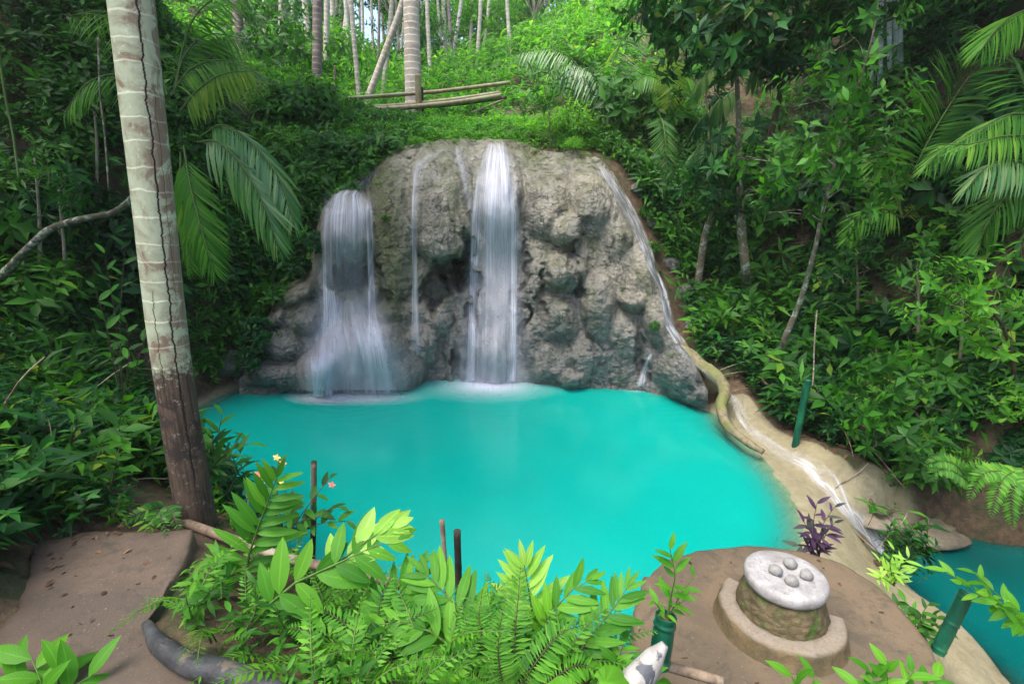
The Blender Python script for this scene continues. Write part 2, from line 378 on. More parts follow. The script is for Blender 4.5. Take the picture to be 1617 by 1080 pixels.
def paint_mat():
    m, nt, out = new_mat('worn_white_paint')
    tc = N(nt, 'TexCoord').outputs['Object']; z = N(nt, 'SeparateXYZ', {0: tc}).outputs[2]
    n = noise(nt, 7, 6, .7, tc, .3); n2 = noise(nt, 26, 5, .7, tc)
    col = mixc(nt, mapr(nt, n, .35, .7), (.36, .35, .345), (.21, .20, .19))
    low = mapr(nt, math_(nt, 'ADD', z, math_(nt, 'MULTIPLY', n, .10)), .018, .045, 1, 0)
    col = mixc(nt, math_(nt, 'MULTIPLY', low, .9), col, (.14, .09, .12))
    col = mixc(nt, math_(nt, 'MULTIPLY', low, mapr(nt, n2, .55, .6)), col, (.10, .38, .30))
    col = mixc(nt, mapr(nt, n2, .56, .68, 0, .8), col, (.16, .14, .11))
    finish(nt, out, col, .6, n2, .4, .01, .4); return m
M_paint = paint_mat()
def stone_mat(name, c1, c2, spots=None):
    m, nt, out = new_mat(name)
    tc = N(nt, 'TexCoord').outputs['Object']
    a = noise(nt, 8, 6, .7, tc); b = noise(nt, 50, 4, .7, tc)
    col = mixc(nt, mapr(nt, a, .35, .65), c1, c2)
    if spots: col = mixc(nt, mapr(nt, noise(nt, 9, 4, .6, tc, .6), .55, .60), col, spots)
    finish(nt, out, col, .6, math_(nt, 'ADD', a, b), .4, .01, .4); return m
M_stone = stone_mat('grey_stone', (.26, .25, .23), (.16, .155, .15))
M_tan = stone_mat('tan_stone', (.24, .20, .14), (.15, .125, .09))
M_drift = stone_mat('mottled_driftwood', (.33, .325, .30), (.21, .195, .175), (.07, .075, .085))
M_sack = stone_mat('dark_sack', (.05, .052, .055), (.018, .019, .021), (.085, .07, .05))

def trunk_mat():
    """coconut bark: pale greenish sheath, red-brown patches, ring scars, long cracks, dark stained foot"""
    m, nt, out = new_mat('palm_bark')
    tc = N(nt, 'TexCoord').outputs['Object']
    uv = N(nt, 'SeparateXYZ', {0: N(nt, 'Attribute', attribute_name='luv').outputs['Vector']}); u, v = uv.outputs[0], uv.outputs[1]
    a = noise(nt, 5, 5, .65, tc, .8); b = noise(nt, 26, 6, .7, tc)
    fib = noise(nt, 60, 3, .7, N(nt, 'Mapping', {0: tc, 3: (1, 1, .06)}).outputs[0])
    col = mixc(nt, mapr(nt, a, .40, .62), (.37, .41, .28), (.26, .26, .17))
    col = mixc(nt, mapr(nt, b, .55, .7, 0, .6), col, (.56, .57, .45))
    side = mapr(nt, u, .30, .55, -.07, .07)
    col = mixc(nt, math_(nt, 'MULTIPLY', mapr(nt, math_(nt, 'ADD', a, side), .49, .56), mapr(nt, fib, .3, .6, .35, .85)), col, (.17, .11, .08))
    low = mapr(nt, math_(nt, 'ADD', v, math_(nt, 'MULTIPLY', math_(nt, 'SUBTRACT', math_(nt, 'ADD', math_(nt, 'MULTIPLY', a, .5), math_(nt, 'MULTIPLY', b, .5)), .5), 1.5)), 1.30, 1.08)
    dark = mixc(nt, mapr(nt, fib, .35, .65), (.10, .066, .046), (.04, .028, .02))
    dark = mixc(nt, mapr(nt, a, .5, .62, 0, .8), dark, (.028, .022, .018))
    dark = mixc(nt, mapr(nt, b, .56, .68, 0, .6), dark, (.28, .23, .19))
    col = mixc(nt, low, col, dark)
    wob = math_(nt, 'ADD', math_(nt, 'MULTIPLY', math_(nt, 'SUBTRACT', noise(nt, 7, 3, .6, tc), .5), .05), math_(nt, 'MULTIPLY', noise(nt, 1.0, 2, .5, N(nt, 'CombineXYZ', {2: math_(nt, 'MULTIPLY', v, 1.7)}).outputs[0]), .30))
    ringv = math_(nt, 'FRACT', math_(nt, 'DIVIDE', math_(nt, 'ADD', v, wob), .138))
    ring = math_(nt, 'MULTIPLY', mapr(nt, ringv, 0, .1, 1, 0), math_(nt, 'SUBTRACT', 1.0, math_(nt, 'MULTIPLY', low, .97)))
    col = mixc(nt, math_(nt, 'MULTIPLY', ring, math_(nt, 'MULTIPLY', b, .7)), col, (.46, .44, .36))
    cw = N(nt, 'CombineXYZ', {0: 0.0, 1: 0.0, 2: math_(nt, 'MULTIPLY', v, 2.2)}).outputs[0]
    crack = None
    for u0, amp, w0, v0, v1 in ((.39, .05, .008, .35, 12.0), (.27, .06, .004, .9, 1.75), (.45, .05, .0025, 1.6, 3.0)):
        off = math_(nt, 'MULTIPLY', math_(nt, 'SUBTRACT', noise(nt, 1.9 + u0, 6, .78, cw), .5), amp * 2.4)
        d = math_(nt, 'ABSOLUTE', math_(nt, 'SUBTRACT', u, math_(nt, 'ADD', off, u0)))
        k = math_(nt, 'MULTIPLY', mapr(nt, d, w0 * .5, w0 * 1.1, 1, 0), math_(nt, 'MULTIPLY', mapr(nt, v, v0, v0 + .1), mapr(nt, v, v1 - .1, v1, 1, 0)))
        crack = k if crack is None else math_(nt, 'MAXIMUM', crack, k)
    col = mixc(nt, crack, col, (.012, .01, .008))
    h = math_(nt, 'ADD', math_(nt, 'MULTIPLY', fib, .5), math_(nt, 'ADD', math_(nt, 'MULTIPLY', ring, 1.0), math_(nt, 'MULTIPLY', crack, -4.0)))
    finish(nt, out, col, .8, h, .6, .012, .3); return m
M_trunk = trunk_mat()
def ringbark(name, c1, c2, step=.18):
    m, nt, out = new_mat(name)
    tc = N(nt, 'TexCoord').outputs['Object']
    v = N(nt, 'SeparateXYZ', {0: N(nt, 'Attribute', attribute_name='luv').outputs['Vector']}).outputs[1]
    a = noise(nt, 3, 5, .65, tc, .5)
    rv = math_(nt, 'FRACT', math_(nt, 'DIVIDE', math_(nt, 'ADD', v, math_(nt, 'MULTIPLY', a, .08)), step))
    ring = mapr(nt, rv, 0, .22, 1, 0)
    col = mixc(nt, mapr(nt, a, .35, .65), c1, c2)
    col = mixc(nt, math_(nt, 'MULTIPLY', ring, .6), col, tuple(min(.75, x * 1.35) for x in c1))
    finish(nt, out, col, .8, math_(nt, 'ADD', a, ring), .5, .03, .3); return m
M_palmpale = ringbark('palm_bark_pale', (.50, .45, .38), (.36, .31, .26))
M_palmgrey = ringbark('palm_bark_grey', (.24, .20, .18), (.15, .12, .11))

def ripples(nt, tc):
    r = None
    for px_, py_ in ((775, 602), (560, 614), (1012, 612)):
        c = PZ(px_, py_, 0); d = N(nt, 'VectorMath', {0: tc, 1: tuple(c)}, operation='DISTANCE').outputs['Value']
        k = math_(nt, 'MULTIPLY', math_(nt, 'SINE', math_(nt, 'MULTIPLY', math_(nt, 'ADD', d, math_(nt, 'MULTIPLY', noise(nt, 1.5, 2, .5, tc), .4)), 26.0)), mapr(nt, d, .2, 3.0, 2.5, 0))
        r = k if r is None else math_(nt, 'ADD', r, k)
    return r
def water_mat(name, deep, shallow_a=6.0, rough=.12, bump=.06):
    m, nt, out = new_mat(name)
    tc = N(nt, 'TexCoord').outputs['Object']
    d = N(nt, 'SeparateXYZ', {0: N(nt, 'Attribute', attribute_name='luv').outputs['Vector']}).outputs[0]
    n = noise(nt, 26, 4, .7, tc); n2 = noise(nt, .8, 3, .6, tc)
    col = mixc(nt, mapr(nt, n2, .3, .7, 0, .4), deep, tuple(c * .85 for c in deep))
    col = mixc(nt, mapr(nt, n, .5, .75, 0, .2), col, tuple(min(.9, c * 1.25 + .02) for c in deep))
    b = N(nt, 'BsdfPrincipled', {'Base Color': col, 'Roughness': rough, 'IOR': 1.33, 'Specular IOR Level': .5,
          'Normal': N(nt, 'Bump', {'Strength': bump, 'Distance': .02, 'Height': math_(nt, 'ADD', math_(nt, 'ADD', n, math_(nt, 'MULTIPLY', noise(nt, 6, 3, .6, tc), 1.5)), ripples(nt, tc))}).outputs[0]})
    tr = N(nt, 'BsdfTransparent', {0: (.75, .95, .88, 1)})
    al = math_(nt, 'SUBTRACT', 1.0, math_(nt, 'EXPONENT' if False else 'POWER', 2.718, math_(nt, 'MULTIPLY', d, -shallow_a)))
    al = math_(nt, 'MAXIMUM', al, .10)
    mx = N(nt, 'MixShader', {0: al, 1: tr.outputs[0], 2: b.outputs[0]})
    nt.links.new(mx.outputs[0], out.inputs[0]); return m
M_water = water_mat('turquoise_water', (.001, .32, .265))
M_water2 = water_mat('lower_water', (.0, .095, .09), 4.0)
def veil_mat(name, lo=.38, hi=.75, amax=.85, fx=16, fy=.5):
    """silky falling water: streaks of white spray, clear between"""
    m, nt, out = new_mat(name)
    uv = N(nt, 'Attribute', attribute_name='luv').outputs['Vector']; s = N(nt, 'SeparateXYZ', {0: uv})
    wv = N(nt, 'Mapping', {0: uv, 3: (fx, fy, 0)}).outputs[0]
    wv2 = N(nt, 'Mapping', {0: uv, 3: (fx * 3.7, fy * .8, 0), 1: (3, 1, 0)}).outputs[0]
    n = math_(nt, 'ADD', math_(nt, 'MULTIPLY', noise(nt, 1, 3, .6, wv), .6), math_(nt, 'MULTIPLY', noise(nt, 1, 2, .6, wv2), .4))
    a = mapr(nt, n, lo, hi, 0.02, amax)
    a = math_(nt, 'MULTIPLY', a, s.outputs[2])
    p = N(nt, 'BsdfPrincipled', {'Base Color': (.86, .88, .97, 1), 'Roughness': .5, 'Specular IOR Level': .3})
    tl = N(nt, 'BsdfTranslucent', {0: (.86, .88, .97, 1)})
    w1 = N(nt, 'MixShader', {0: .4, 1: p.outputs[0], 2: tl.outputs[0]})
    tr = N(nt, 'BsdfTransparent')
    mx = N(nt, 'MixShader', {0: a, 1: tr.outputs[0], 2: w1.outputs[0]})
    nt.links.new(mx.outputs[0], out.inputs[0]); return m
M_veil = veil_mat('falling_water', .33, .70, .88, 12, .2); M_mist = veil_mat('spray', .1, .9, .55, 2.5, .8); M_run = veil_mat('running_water', .34, .70, .8, 7, 1.6); M_foam = veil_mat('foam', .15, .5, .95, 5, 5)

# ------------------------------------------------------------------ terrain
WL_X = [300, 345, 392, 470, 530, 620, 660, 740, 830, 920, 1010, 1060, 1095, 1130]
WL_Y = [650, 626, 620, 616, 612, 606, 599, 597, 601, 609, 613, 624, 637, 655]
back = PZ(np.array(WL_X), np.array(WL_Y), 0.0)
rim_px = [(1150, 682), (1195, 720), (1232, 762), (1255, 805), (1264, 850)]
back_in = back.copy(); back_in[2:12, 1] += 1.3          # the basin runs on under the rock
pool = [tuple(p[:2]) for p in back_in] + [tuple(PZ(x, y, 0)[:2]) for x, y in rim_px]
pool += [tuple(PZ(1240, 930, 0)[:2]), tuple(PZ(1050, 1060, 0)[:2]), tuple(PZ(860, 1070, 0)[:2]), tuple(PZ(640, 1030, 0)[:2]), tuple(PZ(450, 930, 0)[:2]),
         tuple(PZ(330, 810, 0)[:2]), tuple(PZ(235, 740, 0)[:2]), tuple(PZ(225, 700, 0)[:2]), tuple(PZ(260, 672, 0)[:2])]
pool = np.array(pool)
def sdpoly(x, y, poly):
    """signed distance, positive inside"""
    d = np.full(np.shape(x), 1e9); ins = np.zeros(np.shape(x), bool)
    for i in range(len(poly)):
        a = poly[i]; b = poly[(i + 1) % len(poly)]; e = b - a
        t = np.clip(((x - a[0]) * e[0] + (y - a[1]) * e[1]) / (e @ e), 0, 1)
        d = np.minimum(d, np.hypot(x - a[0] - t * e[0], y - a[1] - t * e[1]))
        c = ((a[1] > y) != (b[1] > y)) & (x < (b[0] - a[0]) * (y - a[1]) / (b[1] - a[1] + 1e-12) + a[0])
        ins ^= c
    return np.where(ins, d, -d)
def dline(x, y, pts):
    d = np.full(np.shape(x), 1e9)
    for i in range(len(pts) - 1):
        a = np.asarray(pts[i])[:2]; b = np.asarray(pts[i + 1])[:2]; e = b - a
        t = np.clip(((x - a[0]) * e[0] + (y - a[1]) * e[1]) / (e @ e), 0, 1)
        d = np.minimum(d, np.hypot(x - a[0] - t * e[0], y - a[1] - t * e[1]))
    return d
# the little stream that runs down beside the rock and round the rim: pixel, height
stream = np.array([P(948, 258, 12.2), P(985, 320, 11.9), P(1020, 390, 11.5), P(1045, 450, 11.1), P(1058, 515, 10.6), PZ(1078, 545, 1.15), PZ(1115, 580, .85), PZ(1160, 620, .5), PZ(1183, 665, .22),
                   PZ(1240, 716, .06), PZ(1300, 757, -.02), PZ(1340, 805, -.12), PZ(1372, 840, -.4), PZ(1410, 882, -.78)])
crest = np.array([PZ(1130, 650, .22), PZ(1170, 690, .12), PZ(1215, 728, .12), PZ(1262, 768, .10), PZ(1300, 815, .10), PZ(1322, 862, .10), PZ(1330, 905, .08)])
low_z = -.8
lowpool = np.array([PZ(1400, 905, low_z), PZ(1440, 868, low_z), PZ(1520, 850, low_z), PZ(1617, 868, low_z), PZ(1760, 900, low_z), PZ(2000, 1200, low_z), PZ(1760, 1200, low_z), PZ(1640, 1075, low_z), PZ(1560, 1005, low_z), PZ(1480, 955, low_z)])[:, :2]
ctl = []
def c3(*a): ctl.append(np.array(a, float))
def cP(*a): ctl.append(P(*a))
def cZ(*a): ctl.append(PZ(*a))
for a in [(1000, 250, 12.8), (1060, 380, 11.9), (1085, 460, 11.3), (1110, 530, 10.5), (1100, 250, 13), (1150, 400, 11.9), (1150, 500, 10.8), (1180, 570, 9.7),
          (1235, 640, 8.3), (1300, 600, 8.6), (1300, 450, 10.2), (1300, 250, 12), (1300, 50, 14.5), (1450, 700, 6.9), (1450, 500, 8.4), (1450, 250, 10.3), (1450, 0, 13),
          (1617, 700, 5.9), (1617, 500, 7), (1617, 250, 8.5), (1617, 0, 10), (150, 650, 6.5), (100, 560, 7.5), (0, 600, 6.2), (0, 450, 7.5), (0, 250, 8.6), (0, 0, 10), (200, 450, 9),
          (200, 250, 10), (200, 0, 12), (350, 500, 9.7), (300, 560, 8.8), (400, 400, 11.0), (350, 255, 11.7), (400, 178, 13), (450, 250, 12.2), (550, 232, 12.8), (600, 225, 13), (700, 215, 13.3), (800, 215, 13.3),
          (900, 222, 13.2), (650, 207, 16), (650, 180, 22), (650, 120, 35), (650, 112, 50), (450, 115, 50), (850, 205, 15), (880, 150, 20), (1000, 190, 14.8), (1000, 90, 18), (1050, 0, 22),
          (400, 120, 25), (430, 130, 18), (200, -60, 30), (1200, -100, 30), (1617, -200, 20)]: cP(*a)
for s_, dz in zip(stream, [0] * 14): ctl.append(s_ + [0, 0, -.05])
for s_ in crest: ctl.append(s_)
for a in [(1280, 700, .25), (1330, 740, .15), (1400, 785, -.1), (1470, 810, -.35), (1560, 825, -.45), (1617, 835, -.5), (1480, 940, -.7), (1560, 1000, -.75), (1640, 1075, -.75), (1440, 940, -.5), (1390, 915, -.3),
          (300, 800, 1.35), (250, 740, 1.1), (100, 850, 1.42), (0, 800, 1.6), (0, 960, 1.55), (400, 1080, 1.55), (200, 1000, 1.5), (400, 850, 1.15), (500, 850, .6), (500, 960, 1.2), (800, 1080, 1.25), (700, 1010, .9),
          (850, 1010, .55), (1000, 1080, .8), (1100, 1000, .3), (1250, 950, .3), (1400, 1060, .3), (1500, 1075, -.2), (250, 660, .15), (200, 700, .7)]: cZ(*a)
for a in [(0, 0, 1.65), (-3, 0, 1.75), (3, 0, .9), (-3, -4, 2), (3, -4, 1.2), (6, 0, 1), (8, 2, 2.0), (-6, 2, 2.6), (-10, 4, 6), (-14, 0, 9), (-20, 8, 13), (-30, 0, 18), (12, 0, 4), (16, 4, 9), (20, 0, 11), (30, 10, 18),
          (-25, 25, 16), (30, 30, 22), (0, -20, 4), (-30, -20, 14), (30, -20, 12), (0, 70, 14), (0, 110, 18), (-50, 60, 38), (50, 60, 40), (-60, 0, 26), (60, 0, 26), (0, -60, 8)]: c3(*a)
ctl = np.array(ctl)
def _k(dx, dy): return np.sqrt(dx * dx + dy * dy + .04)
_n = len(ctl)
_A = np.zeros((_n + 3, _n + 3)); _A[:_n, :_n] = _k(ctl[:, None, 0] - ctl[None, :, 0], ctl[:, None, 1] - ctl[None, :, 1]) - np.eye(_n) * .02
_A[:_n, _n] = 1; _A[:_n, _n + 1:] = ctl[:, :2]; _A[_n, :_n] = 1; _A[_n + 1:, :_n] = ctl[:, :2].T
_w = np.linalg.solve(_A, np.concatenate([ctl[:, 2], np.zeros(3)]))
def base_h(x, y):
    x = np.asarray(x, float); y = np.asarray(y, float); sh = x.shape; x = x.ravel(); y = y.ravel(); out = np.empty(len(x))
    for i in range(0, len(x), 20000):
        a, b = x[i:i + 20000], y[i:i + 20000]
        out[i:i + 20000] = _k(a[:, None] - ctl[None, :, 0], b[:, None] - ctl[None, :, 1]) @ _w[:_n] + _w[_n] + a * _w[_n + 1] + b * _w[_n + 2]
    return out.reshape(sh)
plat_px = [(1020, 905), (1050, 880), (1100, 865), (1180, 858), (1260, 866), (1330, 886), (1390, 925), (1440, 975), (1480, 1025), (1512, 1090), (1530, 1160), (1300, 1330), (1000, 1300), (960, 1180), (990, 1060), (1000, 960)]
PLZ = .45
plat = np.array([PZ(x, y, PLZ) for x, y in plat_px])
SLZ = 1.47
slab = np.array([PZ(x, y, SLZ) for x, y in [(303, 838), (230, 834), (130, 842), (58, 856), (20, 960), (-60, 1080), (-60, 1300), (430, 1300), (425, 1085), (330, 1030), (235, 985), (268, 940), (288, 885)]])
def H(x, y):
    x = np.asarray(x, float); y = np.asarray(y, float)
    h = base_h(x, y)
    s = sdpoly(x, y, pool); dr = np.minimum(dline(x, y, stream), dline(x, y, crest))
    rough = sm(.2, 1.2, dr)
    far = 1 + sm(14, 30, y) * 3
    h = h + rough * (.16 * fbm(x * .9, y * .9, 0, 4, 3) * far + .05 * fbm(x * 4, y * 4, 0, 2, 9)) + .012 * fbm(x * 6, y * 6, 0, 3, 11)
    out = np.maximum(h, .03 + .02 * fbm(x * 3, y * 3)) * sm(0, .55, -s) + .0
    lp = sdpoly(x, y, lowpool)
    keep = sm(.0, .8, -lp) ; 
    out = np.where(s > 0, -.95 * sm(-.05, 1.0, s) - .02, np.where(h < .03, h * sm(0, .55, -s), out))
    out = out * sm(-.3, .5, -lp) + (low_z - .7) * (1 - sm(-.3, .5, -lp))
    out = np.where(sdpoly(x, y, slab[:, :2]) > -.03, np.minimum(out, SLZ - .06), out)
    sp_ = sdpoly(x, y, plat[:, :2])
    out = np.where(sp_ > -.05, np.minimum(out, PLZ - .3), out)
    return out
def ground_at(px, py, tmax=70):
    t = np.concatenate([np.arange(.8, 20, .04), np.arange(20, tmax, .2)])
    a, b, c = ray(px, py); x, y, z = a * t, b * t, CZ + c * t
    g = H(x, y); k = np.argmax(z < g)
    return np.array([x[k], y[k], g[k]])
def gz(x, y): return float(H(np.array([x]), np.array([y]))[0])

xs = np.unique(np.concatenate([np.linspace(-90, -16, 26), np.linspace(-16, 16, 360), np.linspace(16, 90, 26)]))
ys = np.unique(np.concatenate([np.linspace(-70, -2, 22), np.linspace(-2, 16, 240), np.linspace(16, 40, 60), np.linspace(40, 120, 24)]))
GX, GY = np.meshgrid(xs, ys)
GZ = H(GX, GY)
pale = np.maximum(1 - sm(.25, .55, dline(GX, GY, crest)), (1 - sm(.18, .45, dline(GX, GY, stream[5:]))))
lp_ = sdpoly(GX, GY, lowpool)
pale = np.maximum(pale, sm(-.9, -.3, lp_) * sm(6.0, 4.8, GX))
pale = np.maximum(pale, sm(-.25, .1, sdpoly(GX, GY, pool)))
pale = np.maximum(pale, (1 - sm(.3, .9, dline(GX, GY, [PZ(1420, 930, -.6), PZ(1500, 990, -.6), PZ(1600, 1090, -.6)]))) * .9)
pale = np.maximum(pale, sm(2.0, 2.6, GX) * sm(5.0, 4.4, GY) * sm(7.6, 7.0, GX) * sm(-1, 0, GY) * .8)
nx, ny = len(xs), len(ys)
idx = np.arange(nx * ny).reshape(ny, nx)
quads = np.stack([idx[:-1, :-1], idx[:-1, 1:], idx[1:, 1:], idx[1:, :-1]], -1).reshape(-1, 4)
tag(build('ground', (np.stack([GX, GY, GZ], -1).reshape(-1, 3), np.stack([pale, pale * 0, pale * 0], -1).reshape(-1, 3), [(quads, 0)]), M_soil), kind='structure')

def grid_sheet(x0, x1, y0, y1, z, n, sd_fn, grow=.15):
    X, Y = np.meshgrid(np.linspace(x0, x1, n), np.linspace(y0, y1, n))
    dep = z - H(X, Y); s = sd_fn(X, Y)
    V = np.stack([X, Y, X * 0 + z], -1).reshape(-1, 3); U = np.stack([np.clip(dep, 0, 3), dep * 0, dep * 0], -1).reshape(-1, 3)
    i = np.arange(n * n).reshape(n, n); q = np.stack([i[:-1, :-1], i[:-1, 1:], i[1:, 1:], i[1:, :-1]], -1).reshape(-1, 4)
    k = (s.ravel()[q] > -grow).any(1)
    return (V, U, [(q[k], 0)])
tag(build('water', grid_sheet(-8, 5, 2.2, 12.6, 0.0, 220, lambda x, y: sdpoly(x, y, pool)), M_water), kind='structure')
tag(build('lower_water', grid_sheet(2, 12, .5, 8, low_z, 120, lambda x, y: sdpoly(x, y, lowpool), .5), M_water2), kind='structure')

# ------------------------------------------------------------------ the travertine wall of the waterfall
TX = [375, 392, 420, 450, 485, 497, 508, 522, 545, 568, 578, 592, 612, 640, 700, 780, 830, 850, 900, 940, 962, 985, 1010, 1030, 1045, 1056, 1068, 1085, 1105, 1130]
TY = [600, 585, 505, 455, 432, 370, 332, 310, 299, 302, 290, 258, 240, 229, 221, 220, 227, 238, 240, 247, 262, 300, 350, 400, 450, 490, 520, 548, 585, 640]
LOBES = [ # px, py of the belly, half width, reach up, reach down, metres towards the viewer
    (546, 372, 46, 78, 42, .85), (700, 372, 50, 150, 58, .95), (672, 330, 34, 110, 60, .55), (730, 320, 26, 100, 60, .6), (785, 320, 42, 110, 46, .62), (618, 420, 36, 180, 110, .32),
    (857, 340, 36, 110, 44, .50), (893, 366, 30, 36, 30, .72), (940, 330, 50, 92, 52, .62), (975, 370, 28, 60, 50, .4), (893, 428, 40, 42, 40, .70), (946, 478, 32, 54, 70, .66), (880, 500, 34, 40, 44, .52), (1000, 474, 25, 16, 18, .6),
    (985, 530, 34, 46, 44, .42), (925, 560, 46, 40, 44, .40), (870, 575, 40, 36, 34, .36), (845, 440, 24, 60, 70, .28), (838, 540, 22, 50, 50, .28), (1020, 430, 26, 60, 60, .35), (1040, 500, 28, 40, 60, .42), (905, 596, 30, 18, 30, .5),
    (780, 560, 34, 44, 40, .5), (785, 470, 40, 80, 80, .05), (752, 520, 13, 110, 90, .30), (728, 540, 14, 80, 70, .34), (708, 560, 11, 60, 50, .28), (664, 543, 30, 36, 34, .62), (690, 505, 24, 34, 30, .45), (650, 500, 26, 34, 30, .35),
    (585, 556, 84, 54, 66, .95), (500, 585, 32, 38, 40, 1.05), (640, 580, 36, 34, 40, .8), (612, 500, 26, 26, 30, .5), (460, 462, 52, 28, 24, .55), (425, 498, 34, 26, 22, .5), (480, 505, 36, 28, 26, .4), (445, 545, 38, 30, 26, .42), (405, 595, 40, 22, 22, .5), (455, 590, 34, 22, 24, .5),
    (1078, 585, 46, 50, 50, .62), (1104, 620, 34, 26, 30, .45), (1058, 540, 26, 34, 30, .4), (655, 242, 28, 12, 10, .35), (610, 262, 34, 22, 40, .3), (770, 240, 40, 20, 60, .25), (870, 262, 40, 20, 60, .25), (930, 262, 34, 14, 50, .25), (838, 262, 14, 20, 60, -.1)]
CAVES = [(552, 442, 28, 24, 1.0), (714, 436, 26, 30, 1.0), (735, 405, 13, 34, .9), (690, 462, 22, 22, .7), (572, 600, 24, 8, .3), (715, 592, 10, 22, .4), (788, 430, 38, 60, .18), (596, 450, 8, 40, .2), (742, 470, 7, 60, .4), (826, 470, 6, 100, .25), (915, 420, 6, 60, .2), (860, 460, 7, 40, .25), (1012, 565, 10, 36, .2)]
def rockY(px, py):
    px = np.asarray(px, float); py = np.asarray(py, float)
    T_ = np.interp(px, TX, TY); W_ = np.interp(px, WL_X, WL_Y)
    Yb = PZ(px, W_, 0.0)[..., 1]
    v = np.clip((W_ - py) / (W_ - T_), -.1, 1.0); vc = np.clip(v, 0, 1)
    span = np.clip((W_ - T_) / 380, 0, 1)
    Y = Yb + span * (1.15 * vc ** 1.3 + .85 * sm(.74, 1.0, v) ** 2) + .25 * sm(.9, 1, v)
    wx = px + 9 * fbm(px / 45, py / 45, 0, 3, 21); wy = py + 10 * fbm(px / 45, py / 45, 5, 3, 22)
    low = sm(.8, .35, v); b = np.zeros(np.shape(px)); b2 = b
    for x, y, rx, ru, rd, a in LOBES:
        dy = wy - y; r2 = ((wx - x) / rx) ** 2 + np.where(dy < 0, dy / ru, dy / rd) ** 2
        k = a * np.clip(1 - r2, 0, 1) ** (.5 if x < 800 else .75)
        h_ = np.clip(.5 + (k - b) / .24, 0, 1); b = b * (1 - h_) + k * h_ + .12 * h_ * (1 - h_)
    cwx = px + 26 * fbm(px / 22, py / 26, 9, 3, 27); cwy = py + 30 * fbm(px / 22, py / 26, 3, 3, 28)
    for x, y, rx, ry, a in CAVES:
        b = b - a * sm(1.5, .2, ((cwx - x) / rx) ** 2 + ((cwy - y) / ry) ** 2)
    def lump(sx, sy, seed, k):
        f1, f2, idr = worley(wx / sx, wy / sy, seed); return (np.sqrt(np.clip(1 - (f1 * k) ** 2, 0, 1)) - .6) * (.4 + idr)
    b = b + .10 * low * lump(30, 34, 4, 1.15) + (.02 + .06 * low) * lump(13, 12, 8, 1.2) + (.012 + .015 * low) * lump(6, 5.5, 18, 1.2)
    b = b + .10 * (1.25 - low) * fbm(wx / 14, wy / 120, 0, 3, 31) + .03 * fbm(wx / 7, wy / 60, 3, 2, 33) + .035 * fbm(px / 16, py / 16, 0, 4, 41) + .010 * fbm(px / 4.5, py / 4.5, 0, 2, 43)
    return Y - b * np.clip(.25 + sm(0, .25, span), 0, 1)
def rock_object():
    cols, rows, br = 440, 300, 16
    px = np.linspace(378, 1118, cols); v = np.linspace(-.06, 1, rows)
    T_ = np.interp(px, TX, TY) + 3 * fbm(px / 12, px * 0, 0, 3, 2); W_ = np.interp(px, WL_X, WL_Y)
    PX = np.broadcast_to(px, (rows, cols)); PY = W_[None] + (T_ - W_)[None] * v[:, None]
    Y = rockY(PX, PY); V = P(PX, PY, Y)
    top = V[-1]; ex = []
    for k in range(1, br + 1):
        s = k / br; e = top.copy(); e[:, 1] += 2.4 * s; e[:, 2] += -.05 * k * s + .05 * fbm(px / 30, px * 0 + k * .3, 0, 3, 5); ex.append(e)
    V = np.concatenate([V, np.array(ex)]); n = rows + br
    mp = np.exp(-((PX - 612 - .12 * (PY - 400)) / 34) ** 2) * sm(.05, .4, v[:, None]) * .95
    mp = np.maximum(mp, np.exp(-((PX - 838) / 22) ** 2 - ((PY - 245) / 26) ** 2) * .9)
    mp = np.maximum(mp, sm(.90, .99, v[:, None]) * (.35 + .4 * (fbm(PX / 30, PY / 30, 0, 3, 7) > 0)))
    mp = np.concatenate([mp, np.ones((br, cols)) * .6])
    i = np.arange(n * cols).reshape(n, cols); q = np.stack([i[:-1, :-1], i[:-1, 1:], i[1:, 1:], i[1:, :-1]], -1).reshape(-1, 4)
    U = np.stack([mp * 0, mp * 0, mp], -1).reshape(-1, 3)
    o = build('travertine_cliff', (V.reshape(-1, 3), U, [(q, 0)]), M_rock)
    tag(o, 'lumpy grey travertine cliff that the waterfall runs down', 'rock face')
rock_object()

def veil(cl, cols=40, rows=120, off=.05, free=.02, dens=1.0, dy=0.0):
    """sheet of water over the rock: cl = (px, py, half width px, strength)"""
    cl = np.array(cl, float); s = np.linspace(0, 1, rows); t = np.linspace(0, 1, len(cl))
    c = np.stack([np.interp(s, t, cl[:, k]) for k in range(4)], 1)
    u = np.linspace(-1, 1, cols)
    PX = c[:, 0:1] + u[None] * c[:, 2:3]; PY = np.broadcast_to(c[:, 1:2], PX.shape)
    Y = rockY(PX, PY)
    k = np.ones(7) / 7
    for j in range(cols): Y[:, j] = np.convolve(np.pad(Y[:, j], 3, mode='edge'), k, 'valid')
    for j in range(1, rows): Y[j] = np.minimum(Y[j], Y[j - 1] + free)
    for _ in range(2): Y[:, 1:-1] = (Y[:, :-2] + 2 * Y[:, 1:-1] + Y[:, 2:]) / 4
    V = P(PX, PY, Y - off + dy)
    L = np.concatenate([[0], np.cumsum(np.linalg.norm(np.diff(V[:, cols // 2], axis=0), axis=1))])
    wm = (V[:, -1, 0] - V[:, 0, 0]).mean()
    edge = sm(0, .6, 1 - np.abs(u))[None] * c[:, 3:4] * dens * sm(0, .06, s)[:, None]
    U = np.stack([np.broadcast_to(u[None] * wm / 2, PX.shape), np.broadcast_to(L[:, None], PX.shape), edge], -1)
    i = np.arange(rows * cols).reshape(rows, cols); q = np.stack([i[:-1, :-1], i[:-1, 1:], i[1:, 1:], i[1:, :-1]], -1).reshape(-1, 4)
    return (V.reshape(-1, 3), U.reshape(-1, 3), [(q, 0)])
